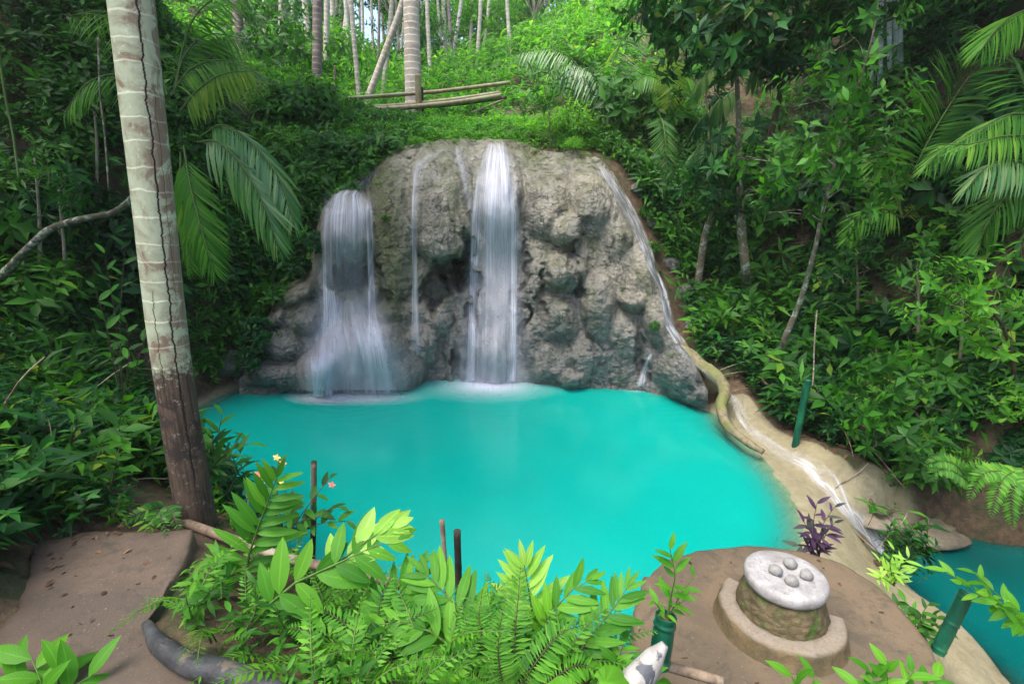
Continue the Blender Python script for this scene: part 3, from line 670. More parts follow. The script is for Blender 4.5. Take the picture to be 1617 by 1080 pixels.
def foam(px, py, rx, ry, z=.006, st=.9):
    n = 28; a = np.linspace(0, 2 * np.pi, n, endpoint=False); c = PZ(px, py, z); V = [c]; U = [(0, 0, st)]
    for r in (.33, .66, 1.0):
        for aa in a:
            V.append(PZ(px + rx * r * math.cos(aa), py + ry * r * math.sin(aa) , z)); U.append((math.cos(aa) * r * rx / 80, math.sin(aa) * r * .5, st * (1 - r) ** 1.6))
    tri = [(0, 1 + k, 1 + (k + 1) % n) for k in range(n)]; q = [(1 + j * n + k, 1 + (j + 1) * n + k, 1 + (j + 1) * n + (k + 1) % n, 1 + j * n + (k + 1) % n) for j in range(2) for k in range(n)]
    return (np.array(V, float), np.array(U, float), [(np.array(tri), 0), (np.array(q), 0)])
def fall(label, sheets, foams, mist=()):
    b = sheets[0][0].mean(0)
    t = thing('waterfall', label, 'waterfall', (float(b[0]), float(b[1]), 0), None)
    for s_ in sheets: build('water_veil', s_, M_veil, t)
    for s_ in mist: build('spray', s_, M_mist, t)
    for f_ in foams: build('foam', f_, M_foam, t)
fall('wide silky waterfall pouring down the middle of the cliff',
     [veil([(783, 222, 14, .6), (784, 250, 28, 1.1), (783, 300, 38, 1.15), (782, 345, 44, 1.1), (781, 400, 46, .6), (779, 500, 46, .55), (777, 612, 46, .7)], 60, 150),
      veil([(790, 228, 8, .9), (788, 300, 24, 1.0), (786, 360, 28, .9), (786, 430, 26, .5), (786, 520, 20, .2)], 40, 100, .09),
      veil([(757, 270, 5, .6), (752, 340, 8, 1.5), (748, 430, 7, 1.6), (745, 520, 7, 1.6), (743, 600, 9, 1.5)], 14, 100, .12),
      veil([(806, 280, 5, .5), (813, 340, 8, 1.5), (812, 430, 6, 1.6), (811, 520, 6, 1.6), (808, 602, 8, 1.5)], 14, 100, .12)],
     [foam(775, 607, 64, 14, st=2.2), foam(772, 610, 130, 28, .010, 1.0)],
     [veil([(783, 260, 40, .5), (781, 400, 55, .5), (778, 540, 62, .9), (776, 604, 80, 1.2)], 40, 60, .14)])
fall('twin waterfall curling over the low rounded boulder left of the mossy pillar',
     [veil([(590, 262, 10, .8), (578, 278, 16, 1.0), (560, 294, 26, 1.2), (548, 308, 34, 1.3), (546, 335, 46, 1.2), (545, 380, 48, .6), (545, 430, 46, .3), (545, 470, 44, .15)], 50, 100, .06),
      veil([(520, 320, 8, 1.1), (516, 370, 10, 1.2), (517, 430, 10, 1.3), (522, 500, 16, 1.2), (520, 560, 24, .9), (512, 627, 28, .8)], 30, 120, .08),
      veil([(582, 310, 6, 1.2), (584, 370, 7, 1.5), (586, 440, 7, 1.5), (588, 500, 10, 1.4), (592, 545, 20, .9), (604, 622, 30, .6)], 20, 120, .10),
      veil([(548, 470, 34, .5), (552, 520, 62, 1.0), (560, 560, 74, .8), (564, 626, 84, .7)], 60, 80, .07),
      veil([(500, 560, 20, .8), (505, 585, 26, .9), (508, 626, 26, 1.2)], 30, 40, .06)],
     [foam(560, 626, 125, 16, st=1.5), foam(510, 628, 60, 13, .010, 1.8)],
     [veil([(550, 300, 46, .5), (546, 430, 50, .3), (552, 520, 85, 1.0), (560, 616, 115, 1.2)], 50, 60, .14)])
fall('thin thread of water beside the bulging grey rock', [veil([(690, 236, 10, .3), (664, 262, 12, .7), (657, 300, 8, .9), (654, 350, 6, 1.1), (655, 420, 5, 1.2), (656, 500, 7, .8), (656, 560, 10, .4)], 12, 140, .05),
      veil([(722, 226, 8, .4), (730, 262, 7, .6), (738, 300, 6, .7), (744, 330, 5, .7)], 10, 60, .04)], [])
fall('small spout of water splashing at the right foot of the cliff', [veil([(1029, 556, 3, 1.4), (1022, 575, 6, 1.2), (1017, 592, 8, 1.1), (1014, 610, 11, 1.1)], 16, 50, .10)], [foam(1010, 614, 34, 7, st=.9)])

def ribbon(pts, widths, lift, mat, name, strength=None, parent=None, cols=14, rows=160):
    """water following the ground: a strip draped over the terrain"""
    p, L = resample(pts, rows); w_ = np.interp(np.linspace(0, 1, rows), np.linspace(0, 1, len(widths)), widths)
    T_ = norm(np.gradient(p[:, :2], axis=0)); S_ = np.stack([T_[:, 1], -T_[:, 0]], 1); u = np.linspace(-1, 1, cols)
    XY = p[:, None, :2] + S_[:, None] * (u[None, :, None] * w_[:, None, None])
    Zg = H(XY[..., 0], XY[..., 1]); Z = np.maximum(Zg, p[:, None, 2] - .12) + lift * (1 - .8 * np.abs(u[None]) ** 2)
    V = np.concatenate([XY, Z[..., None]], -1)
    st = np.interp(np.linspace(0, 1, rows), np.linspace(0, 1, len(strength)), strength) if strength else np.ones(rows)
    U = np.stack([np.broadcast_to(u[None] * w_[:, None], Z.shape), np.broadcast_to(np.linspace(0, L, rows)[:, None], Z.shape), sm(0, .45, 1 - np.abs(u))[None] * st[:, None]], -1)
    i = np.arange(rows * cols).reshape(rows, cols); q = np.stack([i[:-1, :-1], i[:-1, 1:], i[1:, 1:], i[1:, :-1]], -1).reshape(-1, 4)
    return build(name, (V.reshape(-1, 3), U.reshape(-1, 3), [(q, 0)]), mat, parent)
t = thing('stream', 'narrow white stream running down beside the cliff and round the pool rim', 'stream', stream[5])
ribbon(stream[4:], [.10, .13, .12, .11, .11, .10, .10, .12, .15, .20, .27], .035, M_run, 'stream_water', [1.4, 1.2, .5, .35, .3, .7, .4, .45, 1.1, 1.6, 1.5], t)
build('cascade_water', veil([(946, 256, 5, 1.0), (965, 288, 11, 1.2), (985, 318, 13, 1.2), (1003, 352, 12, 1.2), (1020, 392, 11, 1.1), (1030, 425, 9, 1.3), (1047, 458, 8, 1.5), (1053, 490, 8, 1.5), (1058, 515, 9, 1.5), (1075, 542, 12, 1.5)], 24, 150, .10, 1.0), M_run, t)

# ------------------------------------------------------------------ built things: platform, path, table, posts, logs
def slabT(outline, top, thick, bevel=.03, rough=.02, n=220, seed=1):
    o = np.concatenate([outline, outline[:1]]); s = np.concatenate([[0], np.cumsum(np.linalg.norm(np.diff(o[:, :2], axis=0), axis=1))])
    u = np.linspace(0, s[-1], n, endpoint=False); x = np.interp(u, s, o[:, 0]); y = np.interp(u, s, o[:, 1])
    for _ in range(3): x = (np.roll(x, 1) + 2 * x + np.roll(x, -1)) / 4; y = (np.roll(y, 1) + 2 * y + np.roll(y, -1)) / 4
    cx, cy = x.mean(), y.mean(); dx, dy = x - cx, y - cy; L = np.hypot(dx, dy)
    k = 1 + rough * fbm(u * 3, u * 0, seed, 4) / L
    V, U = [], []
    def ring(off, z, nz):
        f = k + off / L; X, Y = cx + dx * f, cy + dy * f
        V.append(np.stack([X, Y, z + nz * fbm(X * 5, Y * 5, z * 3, 4, seed)], 1)); U.append(np.zeros((n, 3)))
    ring(.05, top - thick, .02); ring(.03, top - thick * .5, .03); ring(0, top - bevel * 1.2, .006); ring(-bevel * .4, top - bevel * .3, .006); ring(-bevel * 1.3, top, .004)
    for f in (.9, .8, .7, .6, .5, .4, .3, .2, .1, .03):
        X, Y = cx + dx * f * .97, cy + dy * f * .97
        V.append(np.stack([X, Y, top + .012 * fbm(X * 2, Y * 2, 0, 3, seed)], 1)); U.append(np.zeros((n, 3)))
    m = len(V); i = np.arange(m * n).reshape(m, n)
    q = np.stack([i[:-1], np.roll(i[:-1], -1, 1), np.roll(i[1:], -1, 1), i[1:]], -1).reshape(-1, 4)
    return (np.concatenate(V), np.concatenate(U), [(q, 0), (i[-1][None].copy(), 0)])
tag(build('viewing_platform', slabT(plat, PLZ, 1.5, .04, .03), M_conc), 'rounded brown concrete platform at the near edge of the pool', 'platform')
tag(build('path_slab', slabT(slab, SLZ, .3, .035, .10, seed=3), M_concp), 'worn brown concrete path slab below the big palm trunk', 'path slab')

def lathe(prof, c, n=64, rough=0.0, a0=0, a1=360, mi=0, seed=0, cap=True):
    """prof = [(r, z)] from the outside bottom to the centre top"""
    prof = np.array(prof, float); full = abs(a1 - a0) >= 360
    a = np.radians(np.linspace(a0, a1, n, endpoint=not full)); r, z = prof[:, 0][:, None], prof[:, 1][:, None]
    X, Y, Z = r * np.cos(a), r * np.sin(a), z + 0 * a
    k = 1 + rough * fbm(X * 14, Y * 14, Z * 14, 4, seed)
    V = np.stack([c[0] + X * k, c[1] + Y * k, c[2] + Z + rough * .25 * fbm(X * 12, Y * 12, Z * 9 + 4, 3, seed)], -1)
    m = len(prof); i = np.arange(m * n).reshape(m, n)
    if full: q = np.stack([i[:-1], np.roll(i[:-1], -1, 1), np.roll(i[1:], -1, 1), i[1:]], -1).reshape(-1, 4)
    else: q = np.stack([i[:-1, :-1], i[:-1, 1:], i[1:, 1:], i[1:, :-1]], -1).reshape(-1, 4)
    Fs = [(q, mi)]
    if not full and cap: Fs.append((np.stack([i[:, 0], i[:, -1][::1]], 0).reshape(2, -1)[:, ::1].copy(), mi))
    return (V.reshape(-1, 3), np.zeros((m * n, 3)), Fs)
tc_ = PZ(1229, 984, PLZ); TB = np.array([tc_[0], tc_[1], PLZ])
t = thing('stone_table', 'round stone table with a worn white top on a mossy stepped pedestal', 'table', TB)
build('tabletop', lathe([(.10, .335), (.245, .34), (.268, .352), (.275, .375), (.277, .40), (.271, .425), (.255, .436), (.22, .440), (.20, .440), (.15, .441), (.10, .442), (.085, .435), (.07, .428), (.04, .426), (.001, .426)], (0, 0, 0), 96, .012, seed=4), M_paint, t, loc=None)
t.children[-1].matrix_parent_inverse = Matrix(); 
tt = t.children[-1]; tt.location = (0, 0, 0)
# mesh of the tabletop starts its own z at the underside, so that the paint wear sits on its rim
tt.data.transform(Matrix.Translation((0, 0, -.34))); tt.location = (0, 0, .34)
def local(o): o.matrix_parent_inverse = Matrix(); return o
local(build('pedestal', lathe([(.345, -.02), (.325, .05), (.31, .14), (.295, .22), (.27, .28), (.245, .335), (.20, .34), (.05, .34)], (0, 0, 0), 110, .06, seed=6), M_plinth, t))
arc = lathe([(.455, -.02), (.437, .04), (.428, .08), (.424, .11), (.415, .128), (.40, .138), (.378, .142), (.335, .147), (.30, .145), (.28, .0)], (0, 0, 0), 90, .03, 128, 346, seed=8, cap=False)
V_, U_, F_ = arc; m_ = 10; n_ = 90; i_ = np.arange(m_ * n_).reshape(m_, n_)
F_ = F_ + [(i_[::-1, 0][None].copy(), 0), (i_[:, -1][None].copy(), 0)]

def step_mat():
    m, nt, out = new_mat('worn_plaster'); tc = N(nt, 'TexCoord').outputs['Object']; z = N(nt, 'SeparateXYZ', {0: tc}).outputs[2]
    a = noise(nt, 9, 6, .7, tc); b = noise(nt, 45, 4, .7, tc)
    col = mixc(nt, mapr(nt, a, .35, .65), (.16, .115, .06), (.09, .075, .04))
    col = mixc(nt, math_(nt, 'MULTIPLY', mapr(nt, math_(nt, 'ADD', z, math_(nt, 'MULTIPLY', a, .05)), .135, .165), mapr(nt, b, .3, .6, .5, 1)), col, (.22, .185, .145))
    finish(nt, out, col, .75, math_(nt, 'ADD', a, math_(nt, 'MULTIPLY', b, .5)), .6, .02, .3); return m
M_step = step_mat()
local(build('step_ring', (V_, U_, F_), M_step, t))
def rockT(r, sq=(1, 1, .8), seed=0, rough=.25, n=20, sharp=0.0):
    th = np.linspace(0, np.pi, n); ph = np.linspace(0, 2 * np.pi, n * 2, endpoint=False)
    X = np.sin(th)[:, None] * np.cos(ph); Y = np.sin(th)[:, None] * np.sin(ph); Z = np.cos(th)[:, None] + 0 * ph
    k = 1 + rough * fbm(X * 1.4 + seed * 3.1, Y * 1.4, Z * 1.4, 4, seed)
    f1, _, _ = worley(X * 1.3 + seed + Z, Y * 1.3 + Z * .7, seed); k = k - sharp * f1
    V = np.stack([X * k * sq[0] * r, Y * k * sq[1] * r, Z * k * sq[2] * r], -1); m = n; nn = 2 * n
    i = np.arange(m * nn).reshape(m, nn); q = np.stack([i[:-1], i[1:], np.roll(i[1:], -1, 1), np.roll(i[:-1], -1, 1)], -1).reshape(-1, 4)
    return (V.reshape(-1, 3), np.zeros((m * nn, 3)), [(q, 0)])
for k, (x, y, r, l) in enumerate([(1225, 900, .047, 'left'), (1248, 889, .047, 'back'), (1274, 908, .045, 'right'), (1250, 917, .045, 'front')]):
    p = PZ(x, y, PLZ + .44 + r * .45)
    o = build('round_stone', rockT(r, (1, 1, .8), k, .12), M_stone, loc=None); o.location = p
    tag(o, {'left': 'round grey stone on the white table top, leftmost of the four', 'back': 'round grey stone on the white table top, farthest from the viewer',
            'right': 'round grey stone on the white table top, rightmost of the four', 'front': 'round grey stone on the white table top, closest to the viewer'}[l], 'stone', 'stones on the table top')

def post(name, label, cat, a, b, r0, r1, mat, rough=.12, sides=14, group=None, sub=None):
    t_ = tubeT([a, (np.array(a) + b) / 2 + [.004, 0, 0], b], [r0, (r0 + r1) / 2, r1], sides, n=24, rough=rough, fr=9)
    return tag(build(name, t_, mat), label, cat, group)
def down(p, d): return np.array(p) - [0, 0, d]
a = P(485, 850, 3.55); post('wooden_post', 'dark split wooden post behind the big pinnate leaves, nearest the palm trunk', 'post', down(a, .4), P(496, 729, 3.45), .021, .021, M_woodd)
a = P(706, 915, 3.25); post('wooden_post', 'thin crooked bleached stick post in front of the turquoise water', 'post', down(a, .5), P(698, 821, 3.2), .016, .018, M_wood, .3)
a = P(722, 925, 3.15); post('wooden_post', 'stout black wooden post beside the crooked stick', 'post', down(a, .5), P(722, 838, 3.1), .026, .025, M_woodd, .1)
def pole(name, label, cat, pts, rad, mat, rough=.08, group=None, n=None, sides=14):
    return tag(build(name, tubeT(pts, rad, sides, n=n or 40, rough=rough, fr=7), mat), label, cat, group)
pole('fallen_pole', 'pale brown bamboo pole lying from the palm foot to the ginger leaves', 'pole', [P(215, 795, 3.5), P(300, 828, 3.15), P(380, 856, 2.95), P(450, 880, 2.8), P(560, 905, 2.7), P(640, 925, 2.65)], [.026, .032, .03, .028], M_wood)
pole('rail_pole', 'grey weathered rail pole running under the ferns to the platform', 'pole', [P(860, 1000, 2.5), P(960, 1024, 2.45), P(1050, 1050, 2.4), P(1140, 1076, 2.35)], [.03, .03, .027], M_wood)
pole('edging_log', 'dark grey rounded log edging the concrete path', 'log', [PZ(232, 985, 1.50), PZ(255, 1020, 1.52), PZ(300, 1048, 1.53), PZ(355, 1062, 1.53), PZ(415, 1085, 1.52), PZ(470, 1120, 1.48)], [.022, .04, .048, .052, .05, .045], M_sack, .12)
pole('driftwood', 'mottled white and grey driftwood stump standing in front of the green planter', 'driftwood', [P(985, 1110, 1.9), P(1005, 1075, 1.93), P(1028, 1045, 1.97), P(1042, 1028, 1.99), P(1050, 1017, 2.0)], [.075, .07, .062, .05, .02], M_drift, .25, n=30)
def hollow(name, label, cat, a, b, r, mat):
    p = np.array([a, b]); LL = float(np.linalg.norm(p[1] - p[0])); nn_ = 61; q_ = np.linspace(0, LL, nn_); jd = np.abs(((q_ + .07) % .21) - .105)
    rr_ = r * (1 + .09 * np.exp(-(jd / .009) ** 2) - .03 * np.exp(-((jd - .02) / .01) ** 2)); tb = tubeT(p, list(rr_), 20, n=nn_, cap=False, rough=.03, fr=5); ti = tubeT(p, [r * .86, r * .86], 20, n=nn_, cap=False)
    ti = (ti[0], ti[1], [(f[:, ::-1], m) for f, m in ti[2]])
    n = 20; o = len(tb[0]); i = np.arange(n); e_ = (nn_ - 1) * n; top = (np.stack([i + e_, (i + 1) % n + e_, (i + 1) % n + e_ + o, i + e_ + o], 1), 0)
    T = merge([tb, ti]); T = (T[0], T[1], T[2] + [top]); return tag(build(name, T, mat), label, cat)
hollow('bamboo_planter', 'dark green bamboo tube planter holding a seedling', 'planter', P(1040, 1050, 2.32), P(1052, 971, 2.36), .058, M_bambg)
hollow('bamboo_planter', 'slanting dark green bamboo stake at the right edge of the platform', 'planter', P(1480, 1030, 3.05), P(1527, 935, 3.1), .045, M_bambg)
hollow('bamboo_planter', 'long dark green bamboo pole leaning on the right bank', 'planter', down(ground_at(1255, 705), .1), P(1276, 600, 6.9), .048, M_bambg)
tag(build('soil_plug', tubeT([P(1042, 1040, 2.32), P(1052, 975, 2.36)], [.046, .047], 14, n=6), M_soil), 'dark soil filling the green bamboo planter', 'soil')

# footbridge of bamboo above the fall
bt = thing('footbridge', 'rickety bamboo footbridge with one handrail above the waterfall', 'bridge', P(660, 205, 15.6))
def bpart(name, pts, r, mat=M_bamboo): return build(name, tubeT(pts, [r, r * .95], 10, n=30, rough=.05, fr=4), mat, bt)
bpart('handrail', [P(505, 160, 15.8), P(600, 152, 15.8), P(690, 145, 15.8), P(805, 131, 15.9)], .055)
bpart('deck_pole', [P(540, 173, 15.6), P(640, 166, 15.5), P(720, 157, 15.5), P(790, 147, 15.6)], .06)
bpart('deck_pole', [P(545, 176, 15.3), P(640, 170, 15.2), P(720, 162, 15.2), P(792, 151, 15.3)], .07)
bpart('deck_pole', [P(640, 171, 15.4), P(720, 165, 15.4), P(800, 154, 15.5)], .05, M_woodd)
bpart('post', [P(660, 215, 15.4), P(661, 170, 15.4), P(660, 118, 15.4)], .085, M_bamboo)
bpart('post', [P(668, 215, 15.6), P(667, 170, 15.6), P(666, 138, 15.6)], .045, M_woodd)
bpart('post', [P(536, 185, 15.7), P(531, 150, 15.8), P(528, 105, 15.9)], .035, M_wood)
bpart('brace', [P(745, 178, 15.3), P(800, 156, 15.5)], .025)

# ------------------------------------------------------------------ plant templates
def sprigT(n=7, L=.5, lL=.22, lW=.09, seed=0, spread=65, seg=2, r=.006, top=True, fold=.25, droop=.25, whorl=False):
    rg = np.random.default_rng(seed)
    s = np.linspace(.25, 1, n); bend = rg.normal(0, .15, 2)
    pts = np.stack([s * L, bend[0] * s * s * L, bend[1] * s * s * L], 1); pts0 = np.concatenate([[[0, 0, 0]], pts])
    ph = np.arange(n) * 2.4 + rg.random() * 6 + rg.normal(0, .3, n); al = R(spread) + rg.normal(0, .2, n)
    if whorl: pts = pts * .25 + pts[-1] * .75
    d = np.stack([np.cos(al), np.sin(al) * np.cos(ph), np.sin(al) * np.sin(ph)], 1)
    lf = leafT(1, lW / lL, seg, fold, droop)
    return merge([scatter(lf, frames(pts, d, np.array([[1, 0, 0]]) + rg.normal(0, .25, (n, 3)), lL * (.75 + .5 * rg.random(n)))), tubeT(pts0, [r, r * .5], 4, n=5, mi=1, cap=False)])
def dir_up(n, rg, tilt=.5):
    d = rg.normal(0, tilt, (n, 3)); d[:, 2] = 1; return norm(d)
def bushT(n=60, R0=.5, Hh=.8, sp=None, seed=0, stems=5, lo=.25):
    """rounded bush of sprigs standing on z = 0, with stems"""
    rg = np.random.default_rng(seed); sp = sp or [sprigT(7, .35, .18, .07, seed + i) for i in range(3)]
    ph = rg.random(n) * 2 * np.pi; ct = rg.random(n) ** .8; rad = (.45 + .55 * rg.random(n)); st = np.sqrt(1 - ct * ct)
    p = np.stack([R0 * rad * st * np.cos(ph), R0 * rad * st * np.sin(ph), Hh * (lo + (1 - lo) * rad * ct)], 1)
    d = norm(np.stack([st * np.cos(ph), st * np.sin(ph), ct * .8 + .35], 1) + rg.normal(0, .25, (n, 3)))
    k = rg.integers(0, len(sp), n); out = [scatter(sp[j], frames(p[k == j], d[k == j], rg.normal(0, 1, ((k == j).sum(), 3)), .7 + .6 * rg.random((k == j).sum()))) for j in range(len(sp)) if (k == j).any()]
    leaves = merge(out)
    st_ = merge([tubeT([(0, 0, -.1), p[i] * [.4, .4, .5], p[i]], [.014 * Hh + .004, .006], 5, n=7, mi=0, cap=False) for i in rg.choice(n, stems, False)])
    return leaves, st_
def fernT(n=11, L=.7, seed=0, nl=22, lL=.11, W=.022, rise=1.0, rot=0):
    rg = np.random.default_rng(seed); out = []
    for i in range(n):
        a = i * 2 * np.pi / n + rg.normal(0, .25) + rot; l = L * (.7 + .5 * rg.random()); e = rise * (.6 + .5 * rg.random())
        s = np.linspace(0, 1, 6)[:, None]; dirh = np.array([math.cos(a), math.sin(a), 0])
        pts = dirh * s * l * .85 + np.array([0, 0, 1]) * (e * l * (s - 1.0 * s * s * .95))
        out.append(frondT(pts, (0, 0, 1), nl, lL, W, 78, .08, leafT(1, W / lL, 2, .15, .1), .004, .08, lambda s: np.clip(1.15 * (1 - s) ** .6 * (.4 + 2.2 * s) ** .4, .05, 1), seed=seed + i, sides=4))
    return merge(out)
def palmfrond(pts, nrm=(0, 0, 1), n=42, L=.5, W=.035, alpha=58, grav=.45, seed=0, rr=.016, seg=3):
    return frondT(pts, nrm, n, L, W, alpha, grav, leafT(1, W / L, seg, .12, .22), rr, .12, seed=seed, jit=.07)

M_pale2 = ringbark('palm_bark_white', (.58, .54, .47), (.44, .40, .34))
# ------------------------------------------------------------------ trees
def palm_tree(name, label, pts, rad, mat, group=None, fronds=9, fl=3.2, sides=14, seed=0, mcrown=None, n=60, rough=.04, fr_n=26, cat='palm tree'):
    t = thing(name, label, cat, pts[0], group)
    build('trunk', tubeT(pts, rad, sides, n=n, rough=rough, fr=1.5), mat, t)
    rg = np.random.default_rng(seed); c = np.array(pts[-1], float); out = []
    for i in range(fronds):
        a = i * 2.4 + rg.random(); e = .5 + .6 * rg.random(); s = np.linspace(0, 1, 6)[:, None]
        d = np.array([math.cos(a), math.sin(a), 0]); q = c + d * s * fl * .8 + np.array([0, 0, 1]) * fl * (e * s - (.55 + e * .7) * s * s)
        out.append(palmfrond(q, (0, 0, 1), fr_n, fl * .26, .05 * fl / 3 + .02, 60, .45, seed + i, .03, 2))
    build('crown', merge(out), [mcrown or M_palm, M_stem], t); return t
def vtrunk(px, py, w0, px1, py1, w1, Y0, zt):
    """two image points of a far trunk, carried on upward to height zt"""
    a = P(px, py, Y0); a[2] = a[2] - .6; b = P(px1, py1, Y0); d = (b - a) / (b[2] - a[2]); c = a + d * (zt - a[2])
    c[0] = b[0] + (c[0] - b[0]) * .6
    r = w0 * Y0 / 808 / 2
    return [a, b, (b + c) / 2, c], [r, r * .93, r * .8, r * .6]
bgp = [(652, 158, 25, 649, 0, 17, 'thick pale palm trunk rising right behind the bamboo footbridge', 'p'),
       (497, 162, 14, 501, 0, 18.5, 'grey banded palm trunk at the left end of the footbridge', 'g'),
       (382, 80, 13, 372, 0, 18, 'dark grey palm trunk, left one of the close pair above the fern bank', 'g'),
       (389, 92, 10, 386, 0, 20, 'dark grey palm trunk, right one of the close pair above the fern bank', 'g'),
       (440, 118, 11, 446, 0, 21, 'pale palm trunk standing alone between the dark pair and the grey banded palm', 'p'),
       (487, 70, 8, 481, 0, 25, 'slim pale palm trunk just behind the grey banded palm', 'p'),
       (512, 92, 8, 516, 0, 25, 'pale palm trunk, first to the right of the grey banded palm', 'p'),
       (524, 90, 7, 525, 0, 27, 'thin pale palm trunk, second to the right of the grey banded palm', 'p'),
       (537, 75, 9, 551, 0, 29, 'stout short pale trunk leaning right, higher up the back slope', 'p'),
       (567, 152, 7, 554, 0, 21, 'thin pale trunk leaning left that meets the foot of the diagonal trunk', 'p'),
       (573, 100, 4, 572, 0, 30, 'very thin upright pale trunk beyond the leaning ones', 'p'),
       (600, 152, 7, 619, 0, 22, 'slender pale trunk crossing behind the diagonal trunk', 'p'),
       (567, 158, 10, 637, 0, 19, 'diagonal pale trunk leaning strongly to the right towards the thick palm', 'p'),
       (681, 148, 6, 674, 0, 26, 'thin broken pale trunk just right of the thick palm', 'p'),
       (415, 60, 6, 418, 0, 30, 'faint thin trunk between the dark pair and the lone pale palm', 'p'),
       (463, 90, 5, 466, 0, 32, 'faint thin trunk left of the grey banded palm', 'p'), (590, 110, 4, 586, 0, 33, 'faint thin upright trunk between the two crossing trunks', 'p'),
       (628, 110, 4, 640, 0, 34, 'faint thin trunk leaning right just left of the thick palm', 'p'), (706, 120, 6, 700, 0, 30, 'faint pale trunk standing apart to the right of the thick palm', 'p'), (740, 100, 5, 746, 0, 34, 'farthest right of the faint pale trunks behind the footbridge', 'p')]
for i, (x0, y0, w0, x1, y1, Y0, lab, k) in enumerate(bgp):
    pts, rad = vtrunk(x0, y0, w0, x1, y1, w0, Y0, 13 + (i % 4) * 1.3 + (Y0 - 17) * .75)
    palm_tree('palm_tree', lab, pts, rad, M_palmgrey if k == 'g' else M_palmpale, 'palms behind the waterfall', 7, 3.2, 12, 40 + i, fr_n=18, n=30)

rg = np.random.default_rng(99)
for i in range(22):
    x0 = rg.uniform(330, 1010); Y0 = rg.uniform(23, 40); dx = rg.normal(0, 14); g_ = ground_at(x0, 150); 
    pts, rad = vtrunk(x0, rg.uniform(100, 150), rg.uniform(3.5, 6.5), x0 + dx, 0, 5, Y0, 15 + (Y0 - 17) * .75)
    palm_tree('palm_tree', 'faint slim pale trunk deep in the forest behind the waterfall', pts, rad, [M_palmpale, M_palmgrey, M_pale2][i % 3], 'faint trunks deep in the forest', 6, 3.0, 8, 140 + i, fr_n=14, n=20)
# the big near trunk
bp = np.array([-2.275, 3.29]); zb = 1.2
t = thing('coconut_palm', 'big near palm trunk, pale ringed bark with long black cracks and a dark foot', 'palm tree', (bp[0], bp[1], zb))
V_, U_, F_ = tubeT([(bp[0] - .01, bp[1], zb), (bp[0] + .0, bp[1], zb + 1.3), (bp[0] + .055, bp[1] + .02, zb + 2.6), (bp[0] + .14, bp[1] + .05, zb + 5), (bp[0] + .2, bp[1], zb + 9.5)], [.124, .115, .113, .115, .119, .121, .122, .125, .12, .11], 48, n=420, rough=.025, fr=1.2)
rp = ((U_[:, 1] + .02 * fbm(V_[:, 0] * 8, V_[:, 1] * 8, V_[:, 2] * 2)) % .118) / .118
k_ = 1 + .0 * rp + .006 * fbm(V_[:, 0] * 30, V_[:, 1] * 30, V_[:, 2] * 12, 3)
cx_ = np.interp(V_[:, 2], [zb, zb + 1.3, zb + 2.6, zb + 5, zb + 9.5], bp[0] + np.array([-.01, 0, .055, .14, .2])); V_[:, 0] = cx_ + (V_[:, 0] - cx_) * k_; V_[:, 1] = bp[1] + (V_[:, 1] - bp[1]) * k_
build('trunk', (V_, U_, F_), M_trunk, t)
rg = np.random.default_rng(3); out = []; c = np.array([bp[0] + .2, bp[1], zb + 9.5])
for i in range(9):
    a = i * 2.4; s = np.linspace(0, 1, 6)[:, None]; d = np.array([math.cos(a), math.sin(a), 0])
    out.append(palmfrond(c + d * s * 2.6 + np.array([0, 0, 1]) * 3.2 * (.7 * s - 1.1 * s * s), (0, 0, 1), 30, .8, .06, 60, .45, i, .03, 2))
build('crown', merge(out), [M_palm, M_stem], t)

